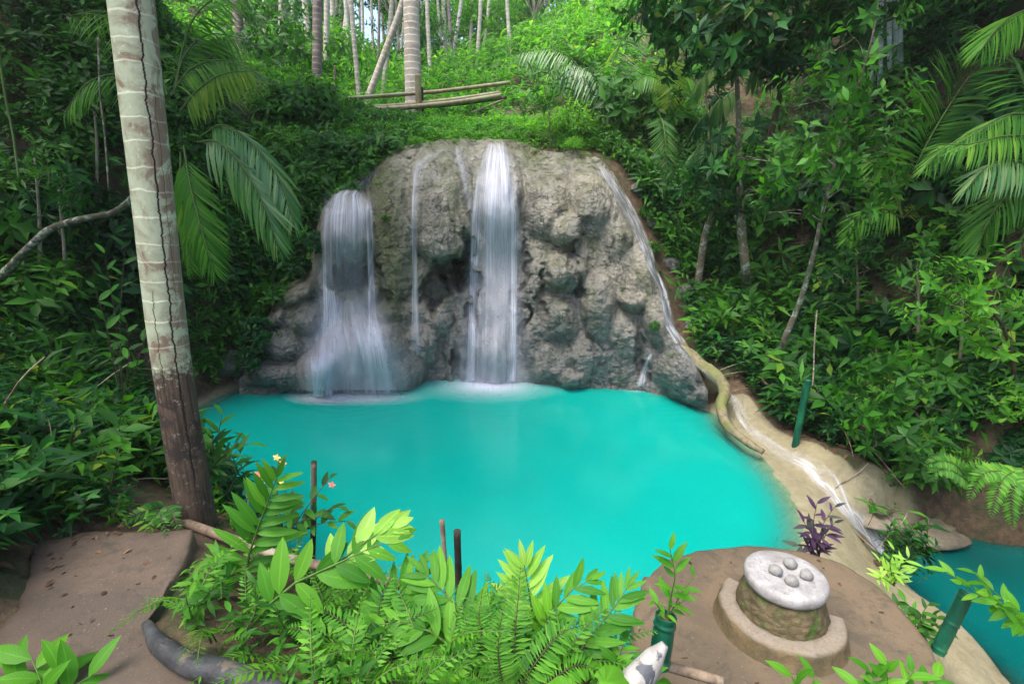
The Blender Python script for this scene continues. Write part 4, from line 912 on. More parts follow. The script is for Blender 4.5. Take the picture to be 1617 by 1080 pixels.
def frond_plant(name, label, cat, base, fr, group=None, mats=None):
    """fr = list of (points [(px,py,Y)...], kwargs)"""
    t = thing(name, label, cat, base, group)
    for i, (pts, kw) in enumerate(fr):
        kw = dict(kw); mt = kw.pop('mat', M_palm); N_ = kw.pop('N', (0, -.5, .85)); kw.setdefault('seed', i)
        build('frond', palmfrond(path3(pts), N_, **kw), [mt, M_stem], t)
    return t
frond_plant('young_palm', 'young palm with drooping bluish and yellow fronds just right of the big trunk', 'palm', P(300, 260, 8.3), [
    ([(318, 215, 8.2), (352, 198, 8.0), (400, 228, 7.8), (440, 280, 7.6), (464, 350, 7.5)], dict(mat=M_palmg, L=.72, W=.045, n=46, grav=1.0, N=(.2, -.6, .7))),
    ([(312, 225, 8.1), (345, 225, 7.8), (385, 265, 7.6), (415, 320, 7.4), (438, 385, 7.3)], dict(mat=M_palmg, L=.75, W=.05, n=44, grav=.9, N=(-.2, -.7, .6))),
    ([(285, 175, 8.3), (310, 145, 8.2), (350, 118, 8.0), (400, 112, 7.9)], dict(mat=M_palmy, L=.6, W=.04, n=36, grav=.9)),
    ([(275, 150, 8.4), (290, 90, 8.5), (330, 55, 8.6), (385, 62, 8.6)], dict(L=.75, W=.04, n=40, grav=.5)),
    ([(270, 150, 8.4), (300, 110, 8.4), (345, 95, 8.4), (400, 110, 8.3)], dict(L=.65, W=.04, n=40, grav=.5)),
    ([(290, 230, 8.2), (300, 290, 8.0), (318, 360, 7.8), (338, 430, 7.7)], dict(L=.62, W=.04, n=50, grav=.5, N=(0, -1, .1), mat=M_palm)),
    ([(285, 240, 8.4), (286, 300, 8.3), (292, 360, 8.2), (300, 420, 8.1)], dict(L=.6, W=.04, n=46, grav=.6, N=(-.3, -1, .1), mat=M_palm)),
    ([(265, 170, 8.5), (200, 120, 8.6), (140, 130, 8.6), (100, 180, 8.6)], dict(L=.6, W=.04, n=36, grav=.6)),
    ([(265, 150, 8.5), (230, 60, 8.6), (170, 20, 8.7), (110, 25, 8.8)], dict(L=.7, W=.04, n=36, grav=.7)),
    ([(275, 140, 8.5), (300, 40, 8.6), (345, -5, 8.7), (400, -10, 8.8)], dict(L=.7, W=.04, n=36, grav=.6))])
frond_plant('forest_palm', 'dark green palm with long arching fronds at the right edge', 'palm', P(1640, 330, 7.6), [
    ([(1660, 190, 7.3), (1600, 180, 7.0), (1545, 205, 6.8), (1495, 232, 6.7), (1462, 262, 6.6)], dict(L=.5, W=.032, n=46, grav=.8)),
    ([(1665, 215, 7.2), (1590, 215, 6.8), (1530, 228, 6.6), (1480, 228, 6.5)], dict(L=.45, W=.03, n=40, grav=.6, mat=M_palm)),
    ([(1430, 300, 8.2), (1465, 225, 8.0), (1510, 150, 7.9), (1550, 95, 7.8)], dict(L=.85, W=.05, n=46, grav=.25, N=(.3, -.9, .3))),
    ([(1660, 10, 7.5), (1610, 20, 7.3), (1575, 45, 7.2), (1550, 78, 7.1)], dict(L=.55, W=.035, n=40, grav=.6, mat=M_leafb)),
    ([(1660, 290, 7.0), (1610, 255, 6.8), (1560, 262, 6.6), (1525, 300, 6.5)], dict(L=.5, W=.035, n=40, grav=.9, mat=M_palmg)),
    ([(1660, 260, 7.2), (1620, 140, 7.3), (1590, 80, 7.4), (1540, 40, 7.5)], dict(L=.7, W=.045, n=40, grav=.4)),
    ([(1660, 280, 7.2), (1600, 300, 7.0), (1560, 350, 6.9), (1540, 410, 6.9)], dict(L=.55, W=.035, n=40, grav=.6)),
    ([(1640, 330, 7.2), (1600, 400, 7.0), (1570, 470, 6.9), (1545, 560, 6.8)], dict(L=.35, W=.022, n=40, grav=.5, mat=M_dead))])
frond_plant('forest_palm', 'small palm with one yellowing frond on the right slope under the leaning sapling', 'palm', P(1425, 345, 9), [
    ([(1425, 345, 9), (1450, 325, 8.9), (1480, 318, 8.8), (1503, 322, 8.7)], dict(L=.3, W=.02, n=30, grav=.6, mat=M_palmy, rr=.008)),
    ([(1425, 345, 9), (1400, 280, 9), (1365, 245, 9), (1320, 250, 9)], dict(L=.5, W=.03, n=34, grav=.6)),
    ([(1425, 345, 9), (1410, 270, 9.1), (1390, 215, 9.2), (1350, 190, 9.3)], dict(L=.5, W=.03, n=34, grav=.5)),
    ([(1425, 345, 9), (1395, 330, 8.8), (1360, 340, 8.7), (1335, 380, 8.6)], dict(L=.5, W=.03, n=34, grav=.6))])
frond_plant('forest_palm', 'feathery pale palm on the sunlit bank right above the fall', 'palm', P(955, 195, 14), [
    ([(955, 180, 14), (950, 140, 13.8), (925, 108, 13.6), (890, 105, 13.5), (872, 125, 13.4)], dict(L=.9, W=.045, n=50, grav=1.1, mat=M_palmg)),
    ([(950, 180, 14), (925, 120, 14.2), (880, 80, 14.2), (820, 82, 14.1)], dict(L=.9, W=.045, n=50, grav=1.0, mat=M_palmg)),
    ([(960, 180, 14), (965, 110, 14.2), (985, 60, 14.3), (1022, 30, 14.4)], dict(L=.9, W=.045, n=50, grav=.9, mat=M_palmg)),
    ([(960, 180, 14), (985, 130, 14), (1020, 105, 13.8), (1070, 115, 13.7)], dict(L=.8, W=.045, n=44, grav=.8)),
    ([(958, 180, 14), (990, 150, 13.8), (1030, 150, 13.6), (1060, 185, 13.5)], dict(L=.8, W=.045, n=44, grav=.8))])
frond_plant('forest_palm', 'fern-like palm with hanging fronds beside the top of the right cascade', 'palm', P(1045, 130, 13), [
    ([(1050, 120, 13), (1058, 100, 12.8), (1062, 130, 12.6), (1058, 170, 12.5)], dict(L=.5, W=.03, n=40, grav=.2, N=(0, -1, .1), alpha=80, mat=M_palmy)),
    ([(1040, 180, 13), (1048, 200, 12.4), (1052, 240, 12.2), (1054, 285, 12.1)], dict(L=.45, W=.03, n=44, grav=.3, N=(0, -1, .1), alpha=70, mat=M_palmg)),
    ([(1050, 130, 13), (1020, 120, 12.8), (990, 140, 12.7)], dict(L=.5, W=.03, n=34, grav=.7)),
    ([(1050, 130, 13), (1085, 120, 12.8), (1110, 150, 12.7)], dict(L=.5, W=.03, n=34, grav=.7))])
frond_plant('glossy_climber', 'dark plant with glossy blue-grey hanging leaves above the right cascade', 'climbing plant', P(1120, 200, 11), [
    ([(1150, 100, 11), (1125, 110, 10.8), (1105, 130, 10.7), (1095, 155, 10.7)], dict(L=.42, W=.07, n=13, grav=1.2, mat=M_palmg)),
    ([(1160, 140, 11), (1145, 150, 10.7), (1130, 165, 10.6), (1120, 190, 10.6)], dict(L=.5, W=.08, n=13, grav=1.2, mat=M_palmg)),
    ([(1150, 170, 11), (1125, 175, 10.7), (1105, 190, 10.6), (1090, 215, 10.6)], dict(L=.5, W=.08, n=13, grav=1.2, mat=M_leafd)),
    ([(1150, 200, 11), (1130, 215, 10.7), (1105, 230, 10.6), (1088, 255, 10.5)], dict(L=.5, W=.08, n=13, grav=1.2, mat=M_palmg)),
    ([(1225, 100, 10), (1210, 95, 9.8), (1195, 110, 9.7), (1185, 135, 9.7)], dict(L=.45, W=.07, n=12, grav=1.2, mat=M_palmg))])
for _o in [o for o in COL.objects if o.name.startswith('glossy_climber')]:
    for ch in _o.children: ch.name = 'leaf_spray'

SPR = {'mid': [sprigT(8, .5, .26, .10, i) for i in range(3)], 'fine': [sprigT(11, .5, .16, .055, 10 + i) for i in range(3)],
       'long': [sprigT(8, .4, .34, .07, 20 + i, 55, droop=.5) for i in range(3)], 'whorl': [sprigT(8, .35, .28, .11, 30 + i, 75, whorl=True) for i in range(3)]}
def leafy_tree(name, label, trunk, rad, clumps, kind, mleaf, mbark, cat='tree', group=None, seed=0, scale=1.0, sides=12):
    """trunk 3-D points; clumps = (px, py, Y, radius m, sprigs); limbs reach from the trunk to every clump"""
    trunk = np.array(trunk, float); t = thing(name, label, cat, trunk[0], group); rg = np.random.default_rng(seed)
    p, L = resample(trunk, 40); tubes = [tubeT(trunk, rad, sides, n=50, rough=.12, fr=4)]; lv = []
    for (x, y, Y, r, n) in clumps:
        c = P(x, y, Y); low = p[p[:, 2] < c[2] + .1]; k = np.argmin(np.linalg.norm((low if len(low) else p) - c + [0, 0, .3], axis=1)); a = (low if len(low) else p)[k]
        rl = max(.008, np.interp(k, [0, 39], [rad[0], rad[-1]]) * .45)
        tubes.append(tubeT([a, (a + c) / 2 + [0, 0, .12 * np.linalg.norm(c - a)], c], [rl, rl * .6, rl * .25], 6, n=10, cap=False))
        q = rg.normal(0, 1, (n, 3)); q = norm(q) * (rg.random((n, 1)) ** .45) * r * [1, 1, .6]; d = norm(q * [1, 1, .6] / r + [0, 0, .25] + rg.normal(0, .35, (n, 3)))
        for j in range(3):
            m = rg.integers(0, 3, n) == j
            if m.any(): lv.append(scatter(SPR[kind][j], frames(c + q[m], d[m], rg.normal(0, .3, (m.sum(), 3)) + [0, 0, 1], scale * (.7 + .6 * rg.random(m.sum())))))
        for i in range(min(3, n)): tubes.append(tubeT([c, c + q[i] * .6, c + q[i]], [rl * .3, .004], 4, n=5, cap=False))
    build('trunk', merge(tubes), mbark, t); build('crown', merge(lv), [mleaf, M_twig], t); return t
leafy_tree('sapling', 'slender leaning sapling with lichened foot and green leaf clusters, right of the rim stream',
    [down(ground_at(1233, 590), .1), P(1236, 545, 8.3), P(1262, 480, 8.1), P(1285, 400, 7.9), P(1305, 310, 7.7), P(1335, 200, 7.4), P(1375, 70, 7.0), P(1390, -20, 6.9)], [.055, .05, .042, .035, .03, .025, .015, .01],
    [(1215, 255, 7.6, .5, 14), (1265, 240, 7.4, .5, 16), (1320, 240, 7.3, .5, 16), (1370, 290, 7.2, .5, 16), (1230, 335, 7.6, .35, 9), (1290, 160, 7.4, .4, 10), (1325, 145, 7.2, .4, 10), (1395, 170, 7.1, .4, 10), (1350, 60, 7, .4, 9), (1400, 230, 7.2, .4, 10), (1330, 320, 7.3, .45, 12), (1280, 290, 7.3, .4, 8)],
    'mid', M_leaf, M_barkl, seed=1, scale=.62)
leafy_tree('forest_tree', 'crooked tree with a white lichened stump-like trunk beside the cascade',
    [down(ground_at(1180, 472), .1), P(1178, 430, 10.2), P(1172, 375, 10.1), P(1168, 300, 10), P(1166, 180, 9.9), P(1160, 60, 9.8), P(1155, -60, 9.8)], [.10, .09, .085, .045, .04, .035, .02],
    [(1130, 300, 9.6, .5, 16), (1190, 300, 9.4, .5, 16), (1150, 240, 9.5, .5, 12), (1170, 90, 9.2, .8, 36), (1120, 60, 9.3, .8, 36), (1140, 0, 9.3, .9, 36), (1210, 40, 9.2, .9, 36), (1090, 20, 9.6, .8, 30), (1110, -50, 9.6, 1.0, 36)],
    'whorl', M_leafd, M_barkl, seed=2, scale=.8)
leafy_tree('forest_tree', 'tall brown-barked tree leaning right with a dark leafy crown at the top of the picture',
    [down(ground_at(1190, 330), .1), P(1205, 260, 10.6), P(1225, 180, 10.2), P(1240, 110, 10), P(1258, 30, 9.8), P(1270, -60, 9.6)], [.07, .065, .06, .05, .04, .03],
    [(1240, 20, 9.2, .9, 40), (1300, 50, 9.2, .8, 34), (1330, 0, 9.2, .9, 36), (1270, 120, 9.4, .6, 20), (1200, 110, 9.4, .6, 20), (1380, 20, 9.4, .8, 30), (1230, -60, 9.4, 1.1, 40), (1330, -70, 9.4, 1.2, 40), (1060, 40, 10.5, .7, 24), (1300, 110, 9, .6, 20)],
    'mid', M_leafd, M_bark, seed=3, scale=.85)
leafy_tree('forest_tree', 'short leaning brown trunk at the edge of the cascade, below the glossy leaves',
    [down(ground_at(1100, 478), .1), P(1106, 420, 11), P(1114, 370, 10.9), P(1132, 318, 10.7), P(1145, 270, 10.6)], [.09, .08, .075, .06, .03],
    [(1130, 260, 10.2, .4, 12), (1100, 290, 10.3, .4, 10), (1160, 330, 10.1, .4, 10)], 'long', M_leafd, M_barkl, seed=4, scale=.8)
leafy_tree('bright_sapling', 'bright green broad-leaved branch reaching in at the right edge above the ferns',
    [down(ground_at(1600, 640), .1), P(1600, 580, 6.2), P(1585, 520, 5.9), P(1550, 470, 5.8)], [.03, .026, .02, .01],
    [(1530, 445, 5.6, .25, 8), (1480, 450, 5.6, .22, 6), (1465, 505, 5.6, .25, 8), (1530, 500, 5.5, .28, 9), (1575, 490, 5.5, .3, 9), (1440, 520, 5.7, .2, 5), (1600, 540, 5.4, .3, 8), (1560, 540, 5.5, .2, 5), (1610, 450, 5.6, .3, 7)],
    'mid', M_leafb, M_twig, seed=5, scale=.46, sides=8)
leafy_tree('pinnate_shrub', 'shrub with layered matt green leaves low on the right bank above the rim stream',
    [down(ground_at(1405, 720), .1), P(1403, 650, 6.3), P(1400, 600, 6.1), P(1410, 560, 6.1)], [.02, .017, .012, .006],
    [(1380, 620, 5.8, .25, 8), (1420, 600, 5.8, .28, 9), (1400, 650, 5.7, .3, 10), (1440, 640, 5.7, .25, 8), (1385, 690, 5.7, .22, 7), (1430, 690, 5.6, .25, 8), (1455, 600, 5.9, .22, 6), (1355, 650, 5.9, .2, 6), (1395, 570, 6, .22, 6)],
    'whorl', M_leaf, M_twig, seed=6, scale=.55, sides=7)
for i, (x0, y0, x1, y1, Y0, lab) in enumerate([(1440, 600, 1448, 420, 8.0, 'thin upright pale stem above the layered green shrub'), (1345, 560, 1352, 400, 8.6, 'thin pale stem just right of the leaning sapling'), (1500, 640, 1520, 470, 7.2, 'thin stem under the bright branch at the right edge'),
        (1120, 330, 1112, 120, 12.0, 'slim dark stem rising behind the short leaning trunk'), (868, 225, 858, 130, 14.2, 'slim stem on the bank just right of the waterfall top'), (927, 215, 921, 120, 14, 'slim pale stem under the feathery palm'), (1000, 235, 990, 150, 13.6, 'slim stem between the feathery palm and the hanging fronds'),
        (100, 520, 92, 300, 8.0, 'thin pale stem in the dark left slope'), (60, 480, 55, 250, 8.2, 'thin stem nearest the left edge on the dark slope'), (150, 330, 146, 140, 9.4, 'thin stem high on the left slope beside the trunk'), (1560, 420, 1570, 250, 8.4, 'thin pale stem behind the arching palm fronds')]):
    a_ = ground_at(x0, y0); b_ = P(x1, y1, a_[1] - .2)
    leafy_tree('thin_sapling', lab, [down(a_, .1), (a_ + b_) / 2 + [.06, 0, 0], b_], [.028, .024, .012], [(x1, y1, b_[1], .35, 9), (x1 + 22, y1 + 25, b_[1] - .2, .25, 6), (x1 - 22, y1 + 40, b_[1] - .1, .25, 6)], ['mid', 'long', 'fine'][i % 3], [M_leaf, M_leafd][i % 2], M_pale, cat='sapling', seed=80 + i, scale=.55, sides=7)
# pale bamboo culms, upper right
for i, (x0, y0, x1, w_, l) in enumerate([(1388, 235, 1391, 7, 'first'), (1405, 250, 1404, 6, 'second'), (1420, 230, 1412, 7, 'third'), (1428, 330, 1420, 6, 'fourth'), (1372, 190, 1384, 5, 'outermost on the cascade side')]):
    a = P(x0, y0, 11.6); b = P(x1, -30, 11.3); c = b + (b - a) * .8
    t = thing('bamboo_culm', 'pale blue-grey bamboo culm in the upper right clump, %s' % (l if 'outer' in l else l + ' from the cascade side'), 'bamboo', a, 'bamboo clump in the upper right')
    build('culm', tubeT([down(a, .8), a, b, c], [w_ * 11.5 / 808 / 2] * 2 + [.03], 10, n=60, rough=.02), ringbark('bamboo_pale', (.30, .38, .36), (.22, .30, .28), .35) if i == 0 else bpy.data.materials['bamboo_pale'], t)
    rg = np.random.default_rng(60 + i); n = 40; q = c + norm(rg.normal(0, 1, (n, 3))) * rg.random((n, 1)) * [1.5, 1.5, 1.2]
    build('leaves', scatter(SPR['long'][0], frames(q, dir_up(n, rg, 1.0), rg.normal(0, 1, (n, 3)), .8)), [M_leaf, M_twig], t)
br = tubeT(path3([(0, 440, 6.6), (45, 392, 6.4), (80, 362, 6.3), (130, 346, 6.2), (180, 335, 6.2), (212, 308, 6.2), (230, 270, 6.3), (236, 200, 6.6)]), [.055, .05, .042, .038, .035, .033, .03, .025], 14, n=70, rough=.12, fr=5)
t = thing('leaning_tree', 'curved lichened trunk bending up behind the big palm trunk', 'tree', P(0, 440, 6.6)); build('trunk', br, M_branch, t)
rg = np.random.default_rng(8); n = 60; q = P(150, -160, 7.5) + norm(rg.normal(0, 1, (n, 3))) * rg.random((n, 1)) ** .5 * [1.3, .8, .7]
build('crown', scatter(SPR['mid'][1], frames(q, dir_up(n, rg, .8), rg.normal(0, 1, (n, 3)), .6)), [M_leafd, M_twig], t)
pole('liana', 'thin green liana hanging in the dark at the left edge', 'vine', path3([(-5, 60, 6.5), (8, 150, 6.5), (20, 210, 6.5), (30, 285, 6.4)]), [.016, .013, .012], M_stem, n=30, sides=8)
pole('liana', 'thin pale liana hanging beside the big palm trunk', 'vine', path3([(155, 60, 8.5), (158, 150, 8.4), (165, 210, 8.3), (172, 300, 8.3)]), [.014, .012, .012], M_barkl, n=30, sides=8)
pole('liana', 'thin brown vine dangling in front of the bank above the green bamboo pole', 'vine', path3([(1290, 490, 7.6), (1286, 540, 7.4), (1285, 580, 7.3), (1283, 610, 7.2)]), [.012, .010, .010], M_barkl, n=30, sides=8)
def gpath(pts, lift): return np.array([ground_at(x, y) + [0, 0, lift] for x, y in pts])
pole('tree_root', 'snaking mossy tree root between the cliff foot and the rim stream', 'root', [P(1052, 530, 9.9), P(1078, 552, 9.2), P(1105, 575, 8.8), P(1128, 590, 8.5), P(1145, 615, 8.2), P(1138, 640, 7.8), P(1146, 668, 7.4), P(1175, 695, 6.9), P(1205, 714, 6.65)], [.10, .13, .12, .10, .09, .08, .06, .04], M_root, .35, n=90)
pole('tree_root', 'bare brown root hanging down the bank to the lower stream', 'root', [P(1352, 745, 6.2), P(1366, 775, 6.0), P(1378, 800, 5.8), P(1392, 812, 5.7), P(1412, 806, 5.75)], [.03, .035, .035, .03, .02], M_bark, .2)
pole('tree_root', 'looping thin root at the foot of the leaning sapling', 'root', [P(1245, 560, 8.6), P(1215, 575, 8.2), P(1205, 600, 7.9), P(1225, 612, 7.7), P(1248, 610, 7.7)], [.02, .022, .02, .016], M_bark, .2)
# boulders of the left shore and the bank foot
for i, (x, y, r, sq, l) in enumerate([(395, 600, .42, (1.3, 1, .7), 'low dark boulder at the left foot of the cliff'), (362, 585, .36, (1.2, 1, .8), 'mossy boulder half under leaves on the left shore'), (430, 608, .30, (1.4, 1, .6), 'flat grey boulder at the waterline left of the twin fall'),
        (1225, 590, .3, (1.3, 1, .6), 'layered brown boulder under the sapling foot'), (1185, 540, .25, (1.3, 1, .8), 'brown boulder on the bank beside the rim stream'), (1390, 835, .22, (1.8, 1, .5), 'flat pale boulder in the lower stream'), (1450, 850, .3, (2.0, 1.1, .45), 'broad flat tan boulder where the stream enters the lower pool')]):
    g = ground_at(x, y); o = build('boulder', rockT(r, sq, 20 + i, .28, 26, .10), M_rock); o.location = g + [0, 0, r * .15]; tag(o, l, 'boulder', 'boulders of the shore')
    if y > 700: o.data.materials[0] = M_tan

# ------------------------------------------------------------------ undergrowth (nobody could count it)
def field(n, x0, x1, y0, y1, seed, accept):
    rg = np.random.default_rng(seed); x = rg.uniform(x0, x1, n); y = rg.uniform(y0, y1, n)
    k = rg.random(n) < accept(x, y); x, y = x[k], y[k]
    return x, y, H(x, y), rg
def slope_n(x, y):
    e = .15; gx = (H(x + e, y) - H(x - e, y)) / (2 * e); gy = (H(x, y + e) - H(x, y - e)) / (2 * e)
    return norm(np.stack([-gx, -gy, np.ones_like(x)], 1))
def clear(x, y):
    """1 where plants may grow"""
    d = np.minimum(dline(x, y, crest) - .45, dline(x, y, stream) - .32)
    d = np.minimum(d, -sdpoly(x, y, pool) - .12); d = np.minimum(d, -sdpoly(x, y, lowpool) - .35)
    d = np.minimum(d, -sdpoly(x, y, plat[:, :2]) - .05); d = np.minimum(d, -sdpoly(x, y, slab[:, :2]) - .0); d = np.minimum(d, dline(x, y, [P(215, 795, 3.5), P(450, 880, 2.8)]) - .16)
    rk = sdpoly(x, y, rockfoot); d = np.minimum(d, -rk); d = np.where((y < 4.7) & (x > 2.2) & (x < 5.4) & (sdpoly(x, y, plat[:, :2]) < 0), -1, d)
    return sm(0, .25, d)
sandline = [PZ(1350, 880, -.3), PZ(1400, 930, -.5), PZ(1480, 990, -.6), PZ(1600, 1090, -.7), PZ(1800, 1300, -.7)]
rf = [P(x, y, float(rockY(x, y)) - .3)[:2] for x, y in [(378, 600), (500, 600), (640, 600), (800, 598), (950, 608), (1060, 620), (1110, 600)]]
rf += [P(1068, 520, 11.2)[:2], P(1030, 400, 11.9)[:2], P(975, 262, 12.5)[:2], P(800, 222, 12.6)[:2], P(620, 238, 12.3)[:2], P(560, 290, 11.7)[:2], P(500, 400, 10.9)[:2], P(420, 500, 10.3)[:2]]
rockfoot = np.array(rf)
def undergrowth(name, label, n, box, seed, kinds, mats, size, height, extra=lambda x, y: 1.0, dens=1.0, view=True, cat=None, lo=.0):
    def acc(x, y):
        d2 = (x * x + y * y + 4); a = clear(x, y) * np.clip(dens * 70 / d2, 0, 1) * extra(x, y) * (.12 + .88 * sm(-.15, .15, fbm(x * 1.3, y * 1.3, 0, 3, seed + 70)))
        if view: a = a * (np.abs(x) < (y + 2.0) * 1.25)
        return a
    x, y, z, rg = field(n, *box, seed, acc); m = len(x); nn = slope_n(x, y)
    patch = .5 + .5 * fbm(x * .8, y * .8, 0, 3, seed)
    hh = height * (lo + rg.random(m)) * patch * (1 - .6 * (y > 12.6) * (y < 17.5))
    dist = np.hypot(x, y); s = size * (.55 + 1.0 * rg.random(m) ** 2) * (1 + dist / 28) * (1 - .45 * (y > 12.4) * (y < 17.5))
    p = np.stack([x, y, z], 1) + nn * hh[:, None] * .7 + np.array([0, 0, .35]) * hh[:, None]
    d = norm(nn * .9 + np.array([0, -.1, .6]) + rg.normal(0, .45, (m, 3)))
    out = []; T_ = sum([SPR[k] for k in kinds], []); kk = rg.integers(0, len(T_), m)
    for j, tp in enumerate(T_):
        a = kk == j
        if a.any(): out.append(scatter(tp, frames(p[a], d[a], rg.normal(0, .5, (a.sum(), 3)) + [0, 0, .2], s[a])))
    return tag(build(name, merge(out), mats), label, cat or 'undergrowth', None, 'stuff')
right = lambda x, y: sm(2.2, 3.2, x) * (y < 13.5) * sm(.5, 2.0, y)
left = lambda x, y: sm(-2.2, -3.2, x) * (y < 12.6)
backz = lambda x, y: sm(12.4, 13.2, y)
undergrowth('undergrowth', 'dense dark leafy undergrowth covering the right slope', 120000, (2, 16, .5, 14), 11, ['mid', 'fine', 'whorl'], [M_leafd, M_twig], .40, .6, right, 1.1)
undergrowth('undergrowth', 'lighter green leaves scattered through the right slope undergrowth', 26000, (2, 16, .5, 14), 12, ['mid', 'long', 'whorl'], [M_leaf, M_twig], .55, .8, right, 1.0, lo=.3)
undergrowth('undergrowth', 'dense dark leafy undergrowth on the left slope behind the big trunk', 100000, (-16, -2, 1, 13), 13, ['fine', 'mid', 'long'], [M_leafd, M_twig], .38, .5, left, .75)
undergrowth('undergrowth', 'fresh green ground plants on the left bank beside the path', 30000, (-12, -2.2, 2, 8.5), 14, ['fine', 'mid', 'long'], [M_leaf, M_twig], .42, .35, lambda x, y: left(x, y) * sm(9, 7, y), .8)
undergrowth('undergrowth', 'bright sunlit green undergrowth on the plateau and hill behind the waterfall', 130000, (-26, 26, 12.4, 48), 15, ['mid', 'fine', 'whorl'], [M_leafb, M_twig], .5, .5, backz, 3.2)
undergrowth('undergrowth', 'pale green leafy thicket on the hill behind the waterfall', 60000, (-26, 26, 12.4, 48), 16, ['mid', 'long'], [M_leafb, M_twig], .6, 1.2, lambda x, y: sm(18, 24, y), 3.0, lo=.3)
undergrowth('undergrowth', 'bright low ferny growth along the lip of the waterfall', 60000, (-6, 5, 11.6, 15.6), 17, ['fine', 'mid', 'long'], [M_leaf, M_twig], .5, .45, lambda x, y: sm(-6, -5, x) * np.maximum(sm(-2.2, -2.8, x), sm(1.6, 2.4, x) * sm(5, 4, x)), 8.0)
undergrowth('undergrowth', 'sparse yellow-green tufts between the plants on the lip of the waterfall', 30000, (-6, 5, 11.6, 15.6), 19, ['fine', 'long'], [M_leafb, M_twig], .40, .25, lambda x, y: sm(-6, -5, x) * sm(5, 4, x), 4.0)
undergrowth('undergrowth', 'dark leafy plants clinging to the bank beside the left end of the cliff', 30000, (-9, -2, 8.8, 13), 18, ['mid', 'fine'], [M_leaf, M_twig], .40, .5, left, 3.0)
# litter of dead leaves
dl = leafT(1, .45, 3, .3, .35)
def litter(name, label, n, box, seed, zf, sc=.09):
    x, y, z, rg = field(n, *box, seed, zf[0]); z = zf[1](x, y) + .012
    m = len(x); nn = rg.normal(0, .3, (m, 3)) + [0, 0, 1]
    tag(build(name, scatter(dl, frames(np.stack([x, y, z], 1), rg.normal(0, 1, (m, 3)) * [1, 1, .1], nn, sc * (.5 + rg.random(m)))), M_dead), label, 'fallen leaves', None, 'stuff')
litter('leaf_litter', 'dead leaves scattered on the left bank and slope', 9000, (-9, -1.5, 2, 11), 31, (lambda x, y: clear(x, y) * .8, H))
litter('leaf_litter', 'dead brown leaves caught on the right slope', 9000, (2, 10, 2, 13), 32, (lambda x, y: clear(x, y) * .8, H), .13)
litter('leaf_litter', 'drift of dead leaves along the left side of the path slab', 500, (-3.6, -1.7, 1.2, 4), 35, (lambda x, y: (sdpoly(x, y, slab[:, :2]) > -.1) * sm(-1.75, -2.5, x + .25 * (y - 2.4)) * (fbm(x * 3, y * 3, 0, 3, 5) > -.1), lambda x, y: x * 0 + SLZ), .034)
litter('leaf_litter', 'few dead leaves lying on the concrete path slab', 320, (-3.2, -.8, 1.5, 4), 33, (lambda x, y: (sdpoly(x, y, slab[:, :2]) > .05) * sm(-1.5, -2.6, x), lambda x, y: x * 0 + SLZ), .036)
litter('leaf_litter', 'few small leaves and twigs lying on the concrete platform', 260, (.5, 4.5, 1.5, 5), 34, (lambda x, y: (sdpoly(x, y, plat[:, :2]) > .1) * (np.hypot(x - TB[0], y - TB[1]) > .6), lambda x, y: x * 0 + PLZ), .035)

# ------------------------------------------------------------------ foreground plants
def fg(name, label, cat, base, parts, group=None):
    t = thing(name, label, cat, base, group)
    for nm, T, mats in parts: build(nm, T, mats, t)
    return t
CAMV = np.array([0, 0, CZ])
def toward(pts, up=.6):
    c = np.mean(pts, axis=0); return norm(norm(CAMV - c) + np.array([0, 0, up]))
def ginger(pts, n=11, L=.3, W=.085, alpha=58, grav=.15, seed=0, up=.4, start=.2, jit=.12, prof=None, te=.5):
    p = path3(pts); return frondT(p, toward(p, up), n, L, W, alpha, grav, leafT(1, W / L, 7, .16, .22, .85, .05), .008, start, prof or (lambda s: .62 + .38 * np.sin(np.pi * np.clip(s, 0, 1))), jit, 6, te, seed)
FGM = [M_leaffg, M_stem]; FPM = [M_leafp, M_stem]
fg('pinnate_plant', 'tall bright green pinnate leaf standing over the fallen pole, left of the dark split post', 'plant', P(385, 960, 2.55),
   [('frond', ginger([(385, 960, 2.6), (390, 890, 2.6), (412, 820, 2.58), (430, 775, 2.55), (437, 755, 2.53)], 11, .26, .058, 64, .12, 1, .2, .28), FGM)])
fg('pinnate_plant', 'pale wind-tossed pinnate leaf with rounded leaflets in the middle of the near plants', 'plant', P(400, 990, 2.3),
   [('frond', ginger([(400, 985, 2.2), (450, 930, 2.2), (510, 900, 2.25), (570, 872, 2.3), (620, 850, 2.35)], 8, .24, .082, 66, .0, 2, .2, .2, .2), FGM),
    ('frond', ginger([(520, 900, 2.3), (560, 868, 2.32), (592, 845, 2.35), (618, 832, 2.38)], 5, .22, .085, 40, .0, 3, .2, .1, .2), FPM)])
fg('pinnate_plant', 'upright pinnate leaf with pale tip just left of the crooked stick post', 'plant', P(560, 1060, 2.2),
   [('frond', ginger([(555, 1060, 2.15), (600, 985, 2.2), (632, 935, 2.25), (660, 900, 2.3)], 9, .22, .05, 55, .08, 4), FGM)])
fg('pinnate_plant', 'broad pinnate leaf reaching up in front of the stout black post', 'plant', P(750, 1040, 2.2),
   [('frond', ginger([(765, 1050, 2.1), (740, 985, 2.15), (705, 940, 2.2), (672, 905, 2.25)], 9, .24, .06, 58, .08, 5), FGM),
    ('frond', ginger([(750, 1060, 2.1), (700, 1010, 2.05), (650, 985, 2.05), (600, 985, 2.05)], 8, .20, .055, 58, .12, 15), FGM)])
fg('pinnate_plant', 'pinnate leaf with long parallel leaflets leaning towards the concrete platform', 'plant', P(900, 1060, 2.15),
   [('frond', ginger([(895, 1065, 2.15), (930, 1005, 2.2), (965, 965, 2.25), (990, 928, 2.3)], 12, .20, .045, 58, .05, 6, .4, .18), FGM)])
